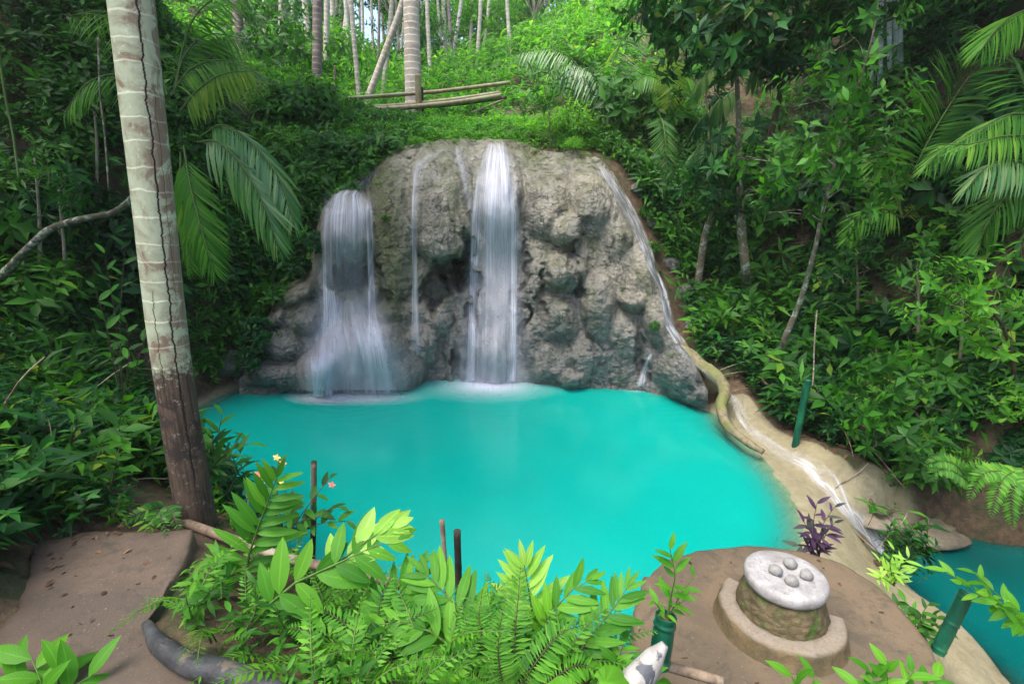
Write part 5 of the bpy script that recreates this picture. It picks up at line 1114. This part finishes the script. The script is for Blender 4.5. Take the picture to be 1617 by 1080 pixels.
fg('pale_leaf_plant', 'whitish green star of broad leaves standing against the turquoise water', 'plant', P(835, 1010, 2.4),
   [('frond', ginger([(845, 1000, 2.4), (838, 950, 2.4), (832, 915, 2.42), (828, 892, 2.43)], 7, .25, .065, 60, .0, 7, .3, .15), FPM),
    ('frond', ginger([(850, 1020, 2.35), (870, 970, 2.33), (905, 930, 2.35), (930, 915, 2.38)], 7, .20, .055, 55, .05, 8, .3, .15), FGM)])
def fern_px(name, label, base, lists, L=.085, W=.018, n=30, alpha=78, mat=M_leaffg, seed=0, grav=.12):
    parts = []
    for i, pts in enumerate(lists):
        p = path3(pts); parts.append(('frond', frondT(p, toward(p, .3), n, L, W, alpha, grav, leafT(1, W / L, 2, .12, .15), .004, .06,
                     lambda s: np.clip(1.2 * (1 - s) ** .55 * (.35 + 2.5 * s) ** .35, .06, 1.1), .1, 5, .3, seed + i), [mat, M_twig]))
    fg(name, label, 'fern', base, parts)
fern_px('sword_fern', 'sword fern with long ladder-like fronds under the whitish star plant', P(810, 1080, 2.1),
    [[(800, 1100, 1.9), (770, 1040, 1.95), (757, 980, 2.0), (762, 930, 2.05)], [(815, 1100, 1.95), (812, 1020, 2.0), (818, 950, 2.05), (822, 895, 2.1)], [(810, 1100, 1.9), (850, 1040, 1.95), (885, 1000, 2.0), (925, 985, 2.0)],
     [(795, 1110, 1.85), (740, 1060, 1.9), (710, 1030, 1.9), (690, 1040, 1.9)], [(830, 1110, 1.9), (870, 1075, 1.9), (910, 1050, 1.95), (950, 1060, 1.95)], [(805, 1105, 1.9), (790, 1060, 1.88), (787, 1010, 1.9), (795, 960, 1.95)]], .095, .02, 30)
fern_px('lacy_fern', 'lacy fern with arching fronds in the middle of the near plants', P(600, 1080, 2.1),
    [[(600, 1090, 1.95), (570, 1050, 1.95), (530, 1035, 1.95), (480, 1045, 1.95)], [(605, 1090, 1.95), (585, 1030, 2.0), (545, 985, 2.05), (505, 960, 2.1)], [(612, 1090, 1.95), (620, 1030, 2.0), (640, 985, 2.05), (690, 960, 2.1)],
     [(615, 1090, 1.9), (660, 1060, 1.9), (690, 1060, 1.9), (730, 1085, 1.9)], [(600, 1095, 1.95), (560, 1080, 1.9), (520, 1075, 1.85), (490, 1090, 1.85)], [(590, 1080, 1.95), (540, 1020, 2.0), (500, 1000, 2.0), (455, 990, 2.05)], [(610, 1090, 1.95), (600, 1000, 2.1), (600, 950, 2.15), (620, 905, 2.2)]], .10, .026, 26, 70)
fern_px('lacy_fern', 'low lacy fern spilling off the path edge by the fallen pole', P(255, 800, 3.1),
    [[(262, 800, 3.15), (235, 805, 3.0), (210, 815, 2.95), (190, 828, 2.9)], [(255, 800, 3.15), (245, 815, 2.9), (240, 830, 2.85), (228, 842, 2.8)], [(262, 800, 3.15), (272, 812, 2.9), (278, 825, 2.85), (285, 838, 2.8)], [(250, 800, 3.15), (255, 820, 2.85), (262, 835, 2.8), (258, 850, 2.75)]], .07, .02, 20, 70, M_leaf)
fern_px('bank_fern', 'long-fronded fern hanging over the lower stream on the right bank', ground_at(1500, 770),
    [[(1530, 760, 5.6), (1500, 742, 5.4), (1475, 745, 5.3), (1478, 765, 5.25)], [(1530, 762, 5.6), (1510, 735, 5.5), (1485, 728, 5.4), (1460, 735, 5.3)], [(1530, 765, 5.6), (1540, 742, 5.4), (1560, 738, 5.3), (1585, 750, 5.2)]], .13, .03, 28, 75, M_leafb)
fern_px('bank_fern', 'bright hanging fern at the far right edge above the lower pool', ground_at(1590, 770),
    [[(1610, 740, 5.2), (1585, 755, 5.0), (1572, 785, 4.9), (1565, 815, 4.85)], [(1612, 742, 5.2), (1600, 765, 4.95), (1597, 800, 4.85), (1600, 835, 4.8)], [(1600, 745, 5.2), (1560, 745, 5.0), (1540, 765, 4.95), (1530, 790, 4.9)], [(1615, 735, 5.2), (1625, 765, 4.9), (1630, 800, 4.85), (1625, 830, 4.8)]], .13, .035, 28, 75, M_leafb)

def stemleaf(pts, n, L, W, seed=0, spread=62, r=.005, start=.25, fold=.2, droop=.3, seg=5, face=.5, opp=False):
    rg = np.random.default_rng(seed); p, LL = resample(path3(pts) if len(pts[0]) == 3 and not isinstance(pts, np.ndarray) else pts, 30); T_ = norm(np.gradient(p, axis=0))
    s = np.linspace(start, 1, n); idx = (s * 29).astype(int)
    if opp: s = np.repeat(s[::2], 2)[:n]; idx = (s * 29).astype(int)
    f = toward(p, face); sd_ = norm(np.cross(T_[idx], f)); up = np.cross(sd_, T_[idx])
    ph = np.where(np.arange(n) % 2 == 0, 0, np.pi) + rg.normal(0, .55, n)
    rad = sd_ * np.cos(ph)[:, None] + up * np.sin(ph)[:, None]; al = R(spread) * (1 - .5 * s ** 3) + rg.normal(0, .12, n)
    d = T_[idx] * np.cos(al)[:, None] + rad * np.sin(al)[:, None]
    return merge([scatter(leafT(1, W / L, seg, fold, droop), frames(p[idx], d, f + rg.normal(0, .25, (n, 3)), L * (.7 + .5 * rg.random(n)))), tubeT(p, [r, r * .5], 5, n=10, mi=1, cap=False)])
def multi(base, tips, n, L, W, seed=0, **k):
    out = []
    for i, tp in enumerate(tips):
        m = ((base[0] + tp[0]) / 2 + random.uniform(-8, 8), (base[1] + tp[1]) / 2 - 8, (base[2] + tp[2]) / 2); out.append(stemleaf([base, m, tp], n, L, W, seed + i, **k))
    return merge(out)
fg('seedling', 'leafy seedling growing out of the dark green bamboo planter', 'seedling', P(1052, 975, 2.36),
   [('leaves', merge([stemleaf([(1052, 980, 2.36), (1062, 930, 2.36), (1066, 905, 2.36), (1058, 868, 2.37)], 11, .12, .038, 1, face=1.2), multi((1052, 980, 2.36), [(1032, 950, 2.32), (1078, 950, 2.35), (1095, 910, 2.38)], 4, .085, .03, 5, face=1.2)]), FGM)])
fg('purple_plant', 'small dark purple-leaved plant on the rim between pool and platform', 'plant', PZ(1293, 878, .12),
   [('leaves', merge([multi((1293, 880, 4.15), [(1290, 795, 4.1), (1270, 825, 4.1), (1318, 825, 4.1), (1305, 845, 4.05), (1280, 850, 4.05), (1318, 800, 4.15), (1262, 862, 4.1)], 9, .13, .035, 9, face=1.0)]), [M_purple, M_twig])])
fg('shore_plant', 'small variegated green plant at the platform edge beside the lower stream', 'plant', ground_at(1412, 925),
   [('leaves', multi((1412, 925, 3.9), [(1412, 868, 3.85), (1390, 885, 3.85), (1435, 880, 3.85), (1400, 900, 3.8), (1430, 905, 3.8), (1385, 915, 3.8)], 8, .12, .03, 19, face=1.0), [M_leafp, M_stem])])
fg('shore_plant', 'straggling low green plant along the right platform edge', 'plant', ground_at(1450, 975),
   [('leaves', multi((1445, 1000, 3.4), [(1400, 945, 3.5), (1430, 950, 3.5), (1465, 955, 3.4), (1478, 975, 3.35), (1490, 990, 3.3), (1420, 975, 3.4), (1470, 1010, 3.2)], 7, .10, .035, 29, face=1.0), [M_leaf, M_stem])])
fg('leafy_bush', 'leafy green bush leaning in over the slanting bamboo stake at the right edge', 'bush', P(1590, 1060, 2.9),
   [('leaves', merge([multi((1670, 1040, 2.8), [(1540, 905, 3.0), (1495, 902, 3.05), (1560, 935, 2.9), (1600, 955, 2.8), (1610, 985, 2.75)], 8, .13, .045, 39, face=1.0, start=.55)]), FGM)])
fg('yellow_green_plant', 'yellow-green leaf tips poking up at the bottom edge below the stone table', 'plant', P(1400, 1110, 2.3),
   [('leaves', multi((1400, 1140, 2.2), [(1375, 1062, 2.25), (1400, 1050, 2.25), (1440, 1062, 2.25), (1480, 1070, 2.25), (1350, 1080, 2.2)], 6, .13, .05, 49, face=1.0, start=.5), FGM)])
fg('yellow_green_plant', 'two green leaf tips at the bottom edge left of the yellow-green ones', 'plant', P(1275, 1110, 2.1),
   [('leaves', multi((1290, 1130, 2.1), [(1250, 1068, 2.15), (1285, 1072, 2.15)], 4, .13, .045, 59, face=1.0, start=.5), FGM)])
fg('leafy_plant', 'leafy plant with long drooping leaves beside the path corner', 'plant', P(300, 985, 2.45),
   [('leaves', multi((300, 990, 2.45), [(275, 915, 2.5), (240, 935, 2.45), (235, 965, 2.35), (300, 935, 2.45), (345, 955, 2.4)], 7, .13, .034, 69, face=1.0), FGM)])
fg('leafy_plant', 'broad-leaved plant between the fallen pole and the lacy fern', 'plant', P(380, 1000, 2.35),
   [('leaves', multi((400, 1010, 2.3), [(400, 960, 2.35), (440, 970, 2.3), (400, 1005, 2.2), (450, 1010, 2.2), (490, 960, 2.35), (515, 985, 2.3)], 6, .14, .045, 79, face=1.0), FGM)])
fg('big_leaf_plant', 'dark green broad leaves in the bottom left corner', 'plant', P(60, 1120, 1.7),
   [('leaves', multi((70, 1140, 1.65), [(10, 1050, 1.75), (50, 1040, 1.75), (95, 1060, 1.75), (140, 1068, 1.75), (20, 1080, 1.7)], 4, .17, .06, 89, face=1.0, start=.5, r=.004), FGM)])
fg('big_leaf_plant', 'single long bright leaf blade entering from the left edge', 'plant', P(-60, 1010, 2.2),
   [('leaf', scatter(leafT(.36, .10, 8, .2, .1), frames(P(-75, 1000, 2.2), P(70, 983, 2.2) - P(-75, 1000, 2.2), (0, -.4, 1))), M_leaffg)])
fg('flowering_plant', 'small plant with pink and yellow flowers behind the tall pinnate leaf', 'plant', P(430, 830, 3.3),
   [('leaves', multi((450, 850, 3.25), [(438, 735, 3.3), (410, 765, 3.3), (520, 755, 3.3), (535, 800, 3.25), (548, 822, 3.2), (505, 815, 3.2), (465, 790, 3.2), (420, 800, 3.2)], 7, .12, .045, 99, face=1.0), [M_leaf, M_twig])])
M_pink = leaf_mat('petal_pink', [(0, (.6, .12, .18)), (1, (.8, .35, .3))], trans=.3); M_yel = leaf_mat('petal_yellow', [(0, (.75, .6, .12)), (1, (.8, .7, .35))], trans=.3)
_fp = [o for o in COL.objects if o.name.startswith('flowering_plant')][0]
for i, (x, y, m) in enumerate([(408, 748, M_pink), (437, 722, M_yel), (423, 752, M_yel), (447, 731, M_pink), (412, 762, M_yel), (524, 765, M_pink), (446, 763, M_yel)]):
    a_ = np.arange(5) * 1.257; c = P(x, y, 3.28); build('flower', scatter(leafT(.028, .018, 2, .3, .2), frames(c, np.stack([np.cos(a_), 0 * a_ - .2, np.sin(a_)], 1), (0, -.8, .6))), m, _fp)
def heart_plant(label, base, leaves, mat=M_leaffg, name='taro_plant'):
    t = thing(name, label, 'plant', P(*base))
    for i, (x, y, Y, s, az) in enumerate(leaves):
        c = P(x, y, Y); d = np.array([math.cos(az), math.sin(az) - .2, -.25]); h = scatter(heartT(s), frames(c, d, (0, -.35, 1)))
        build('leaf', h, mat, t); build('stalk', tubeT([P(*base), (P(*base) + c) / 2 + [0, 0, .05], c - norm(d) * s * .25], [.006, .004], 6, n=10, cap=False), M_stem, t)
heart_plant('big rounded bright leaves at the bottom edge below the lacy fern', (690, 1120, 1.8), [(645, 1072, 1.85, .13, 3.4), (690, 1062, 1.85, .14, .3), (735, 1088, 1.8, .12, -.5)])
heart_plant('rounded leaf at the bottom edge between the sword fern and the driftwood', (930, 1120, 1.8), [(955, 1078, 1.85, .14, .2), (900, 1092, 1.8, .12, 3.0)])
heart_plant('bright rounded leaves under the broad pinnate leaf', (720, 1000, 2.2), [(745, 960, 2.2, .13, .4), (700, 1000, 2.15, .12, 3.5), (780, 985, 2.2, .12, -.3)])
fg('leafy_plant', 'green leaves crowding the foot of the driftwood', 'plant', P(960, 1060, 2.2),
   [('leaves', multi((975, 1085, 2.1), [(930, 1035, 2.15), (950, 1015, 2.2), (985, 1015, 2.2), (920, 1065, 2.1), (1040, 1075, 2.1), (975, 1045, 2.1)], 6, .13, .045, 109, face=1.0), FGM)])
fg('leafy_plant', 'leafy stems growing at the foot of the big trunk over the water', 'plant', P(325, 760, 3.4),
   [('leaves', multi((322, 770, 3.4), [(372, 700, 3.5), (350, 655, 3.6), (335, 690, 3.5), (375, 712, 3.4), (345, 725, 3.4)], 8, .13, .032, 119, face=1.0), [M_leaf, M_twig])])
fg('leafy_plant', 'thin-stemmed plant with whorled leaves in front of the dark bank left of the big trunk', 'plant', ground_at(195, 640),
   [('leaves', merge([multi((195, 640, 4.8), [(198, 390, 4.9), (165, 400, 4.9)], 6, .14, .04, 129, face=.8, start=.6), multi((195, 640, 4.8), [(150, 455, 4.8), (240, 460, 4.8), (200, 510, 4.7), (165, 505, 4.7)], 6, .15, .05, 139, face=.8, start=.5)]), [M_leaf, M_twig])])

_q = PZ(385, 890, 1.15)
# filler of the near bank between the named plants
def nearbank(x, y):
    return (sdpoly(x, y, np.array([PZ(300, 965, 1.4), PZ(470, 900, 1.1), PZ(620, 930, .9), PZ(860, 960, .6), PZ(1000, 1010, .5), PZ(1010, 1120, .6), PZ(520, 1200, 1.5), PZ(450, 1080, 1.5), PZ(330, 1010, 1.5)])[:, :2]) > 0) * 1.0
x, y, z, rg = field(1100, -3, 2, .8, 4, 77, lambda x, y: nearbank(x, y) * (np.hypot(x - _q[0], y - _q[1]) > .33) * (.25 + .75 * (fbm(x * 2.2, y * 2.2, 0, 3, 7) > -.1)))
m = len(x); T_ = [sprigT(9, .22, .11, .03, 90 + i, seg=3, droop=.45) for i in range(3)]
kk = rg.integers(0, 3, m); p_ = np.stack([x, y, z], 1)
tag(build('ground_cover', merge([scatter(T_[j], frames(p_[kk == j] + [0, 0, .0], dir_up((kk == j).sum(), rg, .5), rg.normal(0, 1, ((kk == j).sum(), 3)), .45 + .6 * rg.random((kk == j).sum()))) for j in range(3)]), [M_leaf, M_stem]), 'low green seedlings covering the near bank below the big plants', 'ground cover', None, 'stuff')
x, y, z, rg = field(7000, -8, -1.6, 2.2, 8, 78, lambda x, y: clear(x, y) * (fbm(x * 1.5, y * 1.5, 0, 3, 8) > -.15) * sm(7.8, 6, y))
m = len(x); kk = rg.integers(0, 3, m); p_ = np.stack([x, y, z], 1)
tag(build('ground_cover', merge([scatter(T_[j], frames(p_[kk == j], dir_up((kk == j).sum(), rg, .5), rg.normal(0, 1, ((kk == j).sum(), 3)), .5 + .6 * rg.random((kk == j).sum()))) for j in range(3)]), [M_leafb, M_stem]), 'small bright leaves of ground cover on the left bank between trunk and slope', 'ground cover', None, 'stuff')

x, y, z, rg = field(1700, -3, 2, .8, 4, 79, lambda x, y: nearbank(x, y) * (np.hypot(x - _q[0], y - _q[1]) > .33) * 1.0)
m = len(x); s_ = np.linspace(0, 1, 5)[:, None]; FL = frondT(np.array([1, 0, 0]) * s_ * .26 + np.array([0, 0, 1]) * (.16 * s_ - .20 * s_ * s_), (0, 0, 1), 15, .045, .014, 72, .05, leafT(1, .3, 2, .1, .1), .003, .1, lambda s: 1.1 * (1 - s) ** .5 + .05, .1, 4, .3, 3)
a_ = rg.random(m) * 6.28; tag(build('fern_cover', scatter(FL, frames(np.stack([x, y, z + .03], 1), np.stack([np.cos(a_), np.sin(a_), .5 + .6 * rg.random(m)], 1), (0, 0, 1), .75 + 1.0 * rg.random(m))), FGM), 'small lacy ferns filling the gaps of the near bank', 'ferns', None, 'stuff')
# ------------------------------------------------------------------ unseen tall trees, added so that their crowns shade both slopes
BIGSP = [sprigT(9, 1.3, .75, .32, 200 + i) for i in range(3)]
def tall_tree(label, x, y, top, R0, n, mleaf, mb=M_bark, seed=0, lean=(0, 0), rad=.18, squash=.4, name='forest_tree', group=None, sc=1.0, sps=None):
    z = gz(x, y) - .2; rg = np.random.default_rng(seed); c = np.array([x + lean[0], y + lean[1], top])
    t = thing(name, label, 'tree', (x, y, z + .2), group)
    tr = [tubeT([(x, y, z), (x + lean[0] * .25, y + lean[1] * .25, z + (top - z) * .4), c], [rad, rad * .8, rad * .45], 12, n=40, rough=.1, fr=2)]
    q = norm(rg.normal(0, 1, (n, 3))) * (rg.random((n, 1)) ** .4) * [R0, R0, R0 * squash]
    cl = norm(rg.normal(0, 1, (9, 3))) * [R0 * .7, R0 * .7, R0 * squash * .6]; q = cl[rg.integers(0, 9, n)] + q * .45
    for v in cl: tr.append(tubeT([c - [0, 0, top * .12], c + v * .5 - [0, 0, .2], c + v], [rad * .4, rad * .25, .02], 7, n=10, cap=False))
    build('trunk', merge(tr), mb, t)
    k = rg.integers(0, 3, n); d = norm(q / R0 + rg.normal(0, .5, (n, 3)) + [0, 0, .2]); S_ = sps or BIGSP
    build('crown', merge([scatter(S_[j], frames(c + q[k == j], d[k == j], rg.normal(0, .4, ((k == j).sum(), 3)) + [0, 0, 1], sc * (.6 + .5 * rg.random((k == j).sum())))) for j in range(3)]), [mleaf, M_twig], t)
    return t
for i, (x, y, tp, r, l) in enumerate([(-8.2, 4.0, 9.8, 2.6, 'unseen tree added to shade the left slope, nearest the path'), (-11.5, 7.8, 11.5, 3.0, 'unseen shade tree added high on the left slope behind the dark lianas'), (-14.5, 11.5, 12.5, 2.8, 'unseen shade tree added at the top of the left slope near the fern bank'),
                                     (7.5, 5.0, 9.8, 2.8, 'unseen tree added to shade the right slope above the lower pool'), (12.0, 9.4, 11.6, 3.0, 'unseen shade tree added high on the right slope behind the pale bamboo'), (16.0, 13, 12.8, 2.8, 'unseen shade tree added at the head of the right slope')]):
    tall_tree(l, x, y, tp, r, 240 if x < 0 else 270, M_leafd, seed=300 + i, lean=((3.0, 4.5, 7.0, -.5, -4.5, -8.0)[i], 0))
tw = tubeT([(0, 0, 0), (.3, .03, .02), (.7, -.02, .03), (1, .04, 0)], [.012, .01, .006], 4, n=6, cap=False)
for (x0, x1, y0, y1, sd_, n_, lab_) in ((2.2, 10, 3, 13, 51, 2600, 'dry sticks and dead fronds caught on the right slope'), (-8, -2, 2.5, 11, 52, 900, 'dry sticks lying on the left bank')):
    x, y, z, rg = field(n_, x0, x1, y0, y1, sd_, lambda x, y: clear(x, y) * .6); m = len(x)
    tag(build('dry_sticks', scatter(tw, frames(np.stack([x, y, z + .05 + .25 * rg.random(m)], 1), rg.normal(0, 1, (m, 3)) * [1, .6, .8], (0, 0, 1), .2 + .6 * rg.random(m) ** 2)), M_wood), lab_, 'dry sticks', None, 'stuff')
for i, (x, y, Y, r, l) in enumerate([(1035, 360, 11.9, .20, 'topmost dark stone of the row beside the right cascade'), (1062, 420, 11.5, .22, 'second dark stone down the row beside the right cascade'), (1085, 470, 11.1, .26, 'biggest dark stone of the row beside the right cascade'), (1095, 520, 10.6, .2, 'small dark stone beside the bend of the right cascade'), (1130, 555, 9.9, .2, 'dark stone on the bank just above the mossy root'), (1010, 305, 12.3, .2, 'dark stone at the top of the right cascade')]):
    g = ground_at(x, y); o = build('boulder', rockT(r, (1.2, 1, .8), 60 + i, .35, 20, .15), M_rock); o.location = g + [0, 0, r * .2]; tag(o, l, 'boulder', 'boulders of the shore')
# the light forest behind the fall
FSP = [sprigT(9, .9, .42, .17, 220 + i) for i in range(3)]
bgt = [(-13, 24, 9), (-8.5, 27, 10), (-4, 30, 11), (.5, 28, 10.5), (4.5, 25, 9.5), (8, 22, 9), (11.5, 20, 10.5), (-16, 20, 12), (-11, 33, 14), (-2, 37, 14), (5, 34, 13.5), (10, 30, 14), (2, 45, 18), (-7, 44, 18), (13, 40, 20), (3.2, 20, 7.2), (6.2, 18, 7.4), (-8.6, 20, 8.2), (-9, 40, 19.5), (-3, 43, 20), (1.5, 39, 18.5), (6, 42, 19.5), (-12, 36, 17), (-6, 46, 20.5), (-0.5, 46, 21), (3.5, 45, 20.5), (-7, 35, 16), (-1, 34, 14.5), (-14, 46, 16), (-20, 42, 18), (-4.5, 47, 14), (7.5, 46, 17), (-1, 48, 17), (-10, 48, 14), (3, 42, 13), (-18, 30, 15), (-24, 34, 20)]
for i, (x, y, tp) in enumerate(bgt):
    tall_tree('leafy bright green tree in the forest behind the waterfall', x, y, tp, 2.0 + (i % 3) * .5 + (1.3 if tp > 18 else 0), 300 if tp < 18 else 480, [M_leafb, M_leafb, M_leaf][i % 3], M_barkp, seed=330 + i, rad=.12, squash=.75, group='trees of the forest behind the waterfall', sc=.8, sps=FSP, name='background_tree')

# ------------------------------------------------------------------ countable shrubs, ferns and young palms on the slopes: one of each, then copies
def proto(name, parts):
    t = thing(name, None, None, (0, 0, 0)); [build(n_, T, m_, t) for n_, T, m_ in parts]; return t
def bush_parts(seed, kind, ml, n=55, R0=.5, Hh=.7): a, b = bushT(n, R0, Hh, SPR[kind], seed); return [('leaves', a, [ml, M_twig]), ('stems', b, M_twig)]
PR = {'shrub': [proto('shrub', bush_parts(1, 'mid', M_leaf)), proto('shrub', bush_parts(2, 'whorl', M_leafd)), proto('shrub', bush_parts(3, 'fine', M_leafb, 80))],
      'fern': [proto('fern', [('fronds', fernT(11, .75, 5), [M_leaf, M_stem])]), proto('fern', [('fronds', fernT(13, .7, 6, 26, .09, .018), [M_leafb, M_stem])])],
      'long': [proto('long_leaf_plant', bush_parts(4, 'long', M_leaf, 26, .35, .5))]}
used = set()
def put(kind, v, px, py, sc, label, group, cat):
    pr = PR[kind][v]; g = ground_at(px, py)
    if sdpoly(g[:1], g[1:2], pool)[0] > -.4 and g[2] < 1: return None
    rz = random.uniform(0, 6.28)
    if pr.name not in used:
        used.add(pr.name); pr.location = g; pr.rotation_euler = (0, 0, rz); pr.scale = (sc,) * 3; tag(pr, label, cat, group); return pr
    r = dup(pr, g, rz, sc, label, group); r['category'] = cat; return r
RR = random.Random(5)
zones = [ # label, group, kinds, pixel box, how many, scale
    ('leafy shrub on the right slope above the green bamboo pole', 'shrubs on the right slope', [('shrub', 0), ('shrub', 1)], (1190, 420, 1400, 640), 9, .8),
    ('leafy shrub on the far right slope above the lower pool', 'shrubs on the far right slope', [('shrub', 0), ('shrub', 1), ('shrub', 2)], (1400, 560, 1617, 780), 10, .6),
    ('dark shrub high on the right slope between the trunks', 'dark shrubs high on the right slope', [('shrub', 1), ('shrub', 0)], (1120, 260, 1617, 440), 12, 1.0),
    ('fern tuft on the right slope', 'ferns on the right slope', [('fern', 0), ('fern', 1)], (1180, 450, 1600, 760), 9, .6),
    ('bright fern tuft on the bank left of the waterfall top', 'ferns beside the waterfall top', [('fern', 1), ('fern', 0)], (420, 190, 600, 262), 16, .8),
    ('bright shrub crowding the bank at the left end of the footbridge', 'shrubs at the left end of the footbridge', [('shrub', 2), ('fern', 1), ('shrub', 0)], (380, 165, 520, 215), 10, .7),
    ('leafy shrub climbing the dark bank left of the twin waterfall', 'shrubs left of the twin waterfall', [('shrub', 1), ('shrub', 0)], (340, 300, 490, 500), 12, .65),
    ('shrub on the dark left slope behind the big trunk', 'shrubs on the left slope', [('shrub', 1), ('shrub', 0)], (0, 200, 240, 520), 10, .9),
    ('fern on the left bank beside the path', 'ferns on the left bank', [('fern', 0), ('fern', 1)], (0, 560, 220, 720), 7, .55),
    ('long-leaved plant on the left bank beside the path', 'long-leaved plants on the left bank', [('long', 0)], (0, 500, 230, 740), 8, .7),
    ('bright shrub on the plateau under the bamboo footbridge', 'shrubs under the footbridge', [('shrub', 2), ('fern', 1)], (560, 202, 760, 214), 6, .3),
    ('bright shrub on the bank right of the waterfall top', 'shrubs right of the waterfall top', [('shrub', 2), ('shrub', 0), ('fern', 1)], (830, 150, 1080, 235), 18, 1.0),
    ('small plant on the brown strip between the right cascade and the slope', 'small plants beside the right cascade', [('fern', 0), ('shrub', 0), ('fern', 1)], (1000, 265, 1110, 520), 16, .32),
    ('shrub on the brown bank right of the cascade', 'shrubs right of the cascade', [('shrub', 0), ('fern', 0)], (1080, 330, 1200, 520), 6, .5)]
for lab, grp, ks, (xa, ya, xb, yb), n, sc in zones:
    for i in range(n):
        k, v = ks[i % len(ks)]; put(k, v, RR.uniform(xa, xb), RR.uniform(ya, yb), sc * RR.uniform(.7, 1.3), lab, grp, {'shrub': 'shrub', 'fern': 'fern', 'long': 'plant'}[k])

# plants rooted on the rock itself
for i, (x, y, sc, k, v) in enumerate([(412, 540, .5, 'shrub', 1), (432, 492, .5, 'shrub', 0), (455, 455, .45, 'fern', 0), (480, 440, .4, 'shrub', 1), (500, 395, .35, 'shrub', 1), (505, 350, .3, 'fern', 0), (400, 580, .4, 'shrub', 1), (598, 256, .35, 'fern', 1), (632, 236, .3, 'fern', 1), (582, 278, .3, 'shrub', 0), (596, 290, .22, 'fern', 1), (440, 530, .2, 'fern', 0),
        (845, 240, .25, 'fern', 0), (905, 240, .28, 'shrub', 2), (958, 252, .35, 'fern', 0), (925, 244, .25, 'fern', 1), (628, 330, .14, 'fern', 1), (612, 400, .12, 'fern', 1), (622, 470, .16, 'fern', 1), (608, 350, .12, 'shrub', 0), (718, 224, .22, 'fern', 1), (680, 226, .22, 'fern', 1), (655, 232, .2, 'shrub', 2), (1060, 560, .2, 'fern', 1), (1048, 470, .2, 'fern', 0), (1035, 520, .14, 'shrub', 0)]):
    p = P(x, y, float(rockY(x, y)) - .06); left_ = x < 660
    r = dup(PR[k][v], p, random.uniform(0, 6.28), sc, 'small plant rooted on the mossy left part of the cliff' if left_ else 'small plant rooted on the right part of the cliff top', 'plants on the left of the cliff' if left_ else 'plants on the right of the cliff', (.5 if sc < .12 else .2, 0)); r['category'] = {'shrub': 'shrub', 'fern': 'fern'}[k]

# ------------------------------------------------------------------ the moist air of the gorge
HAZE = .0010
if HAZE:
    hm, hnt, hout = new_mat('haze'); hv = N(hnt, 'VolumePrincipled', {'Color': (.86, .97, .88, 1), 'Density': HAZE, 'Anisotropy': .2}); hnt.links.new(hv.outputs[0], hout.inputs['Volume'])
    hx = np.array([(x, y, z) for z in (-3.0, 60.0) for y in (-75.0, 125.0) for x in (-95.0, 95.0)], float)
    tag(build('haze', (hx, hx * 0, [(np.array([(0, 2, 3, 1), (4, 5, 7, 6), (0, 1, 5, 4), (2, 6, 7, 3), (0, 4, 6, 2), (1, 3, 7, 5)]), 0)]), hm, smooth=False), 'pale moist air filling the gorge', 'haze', None, 'stuff')
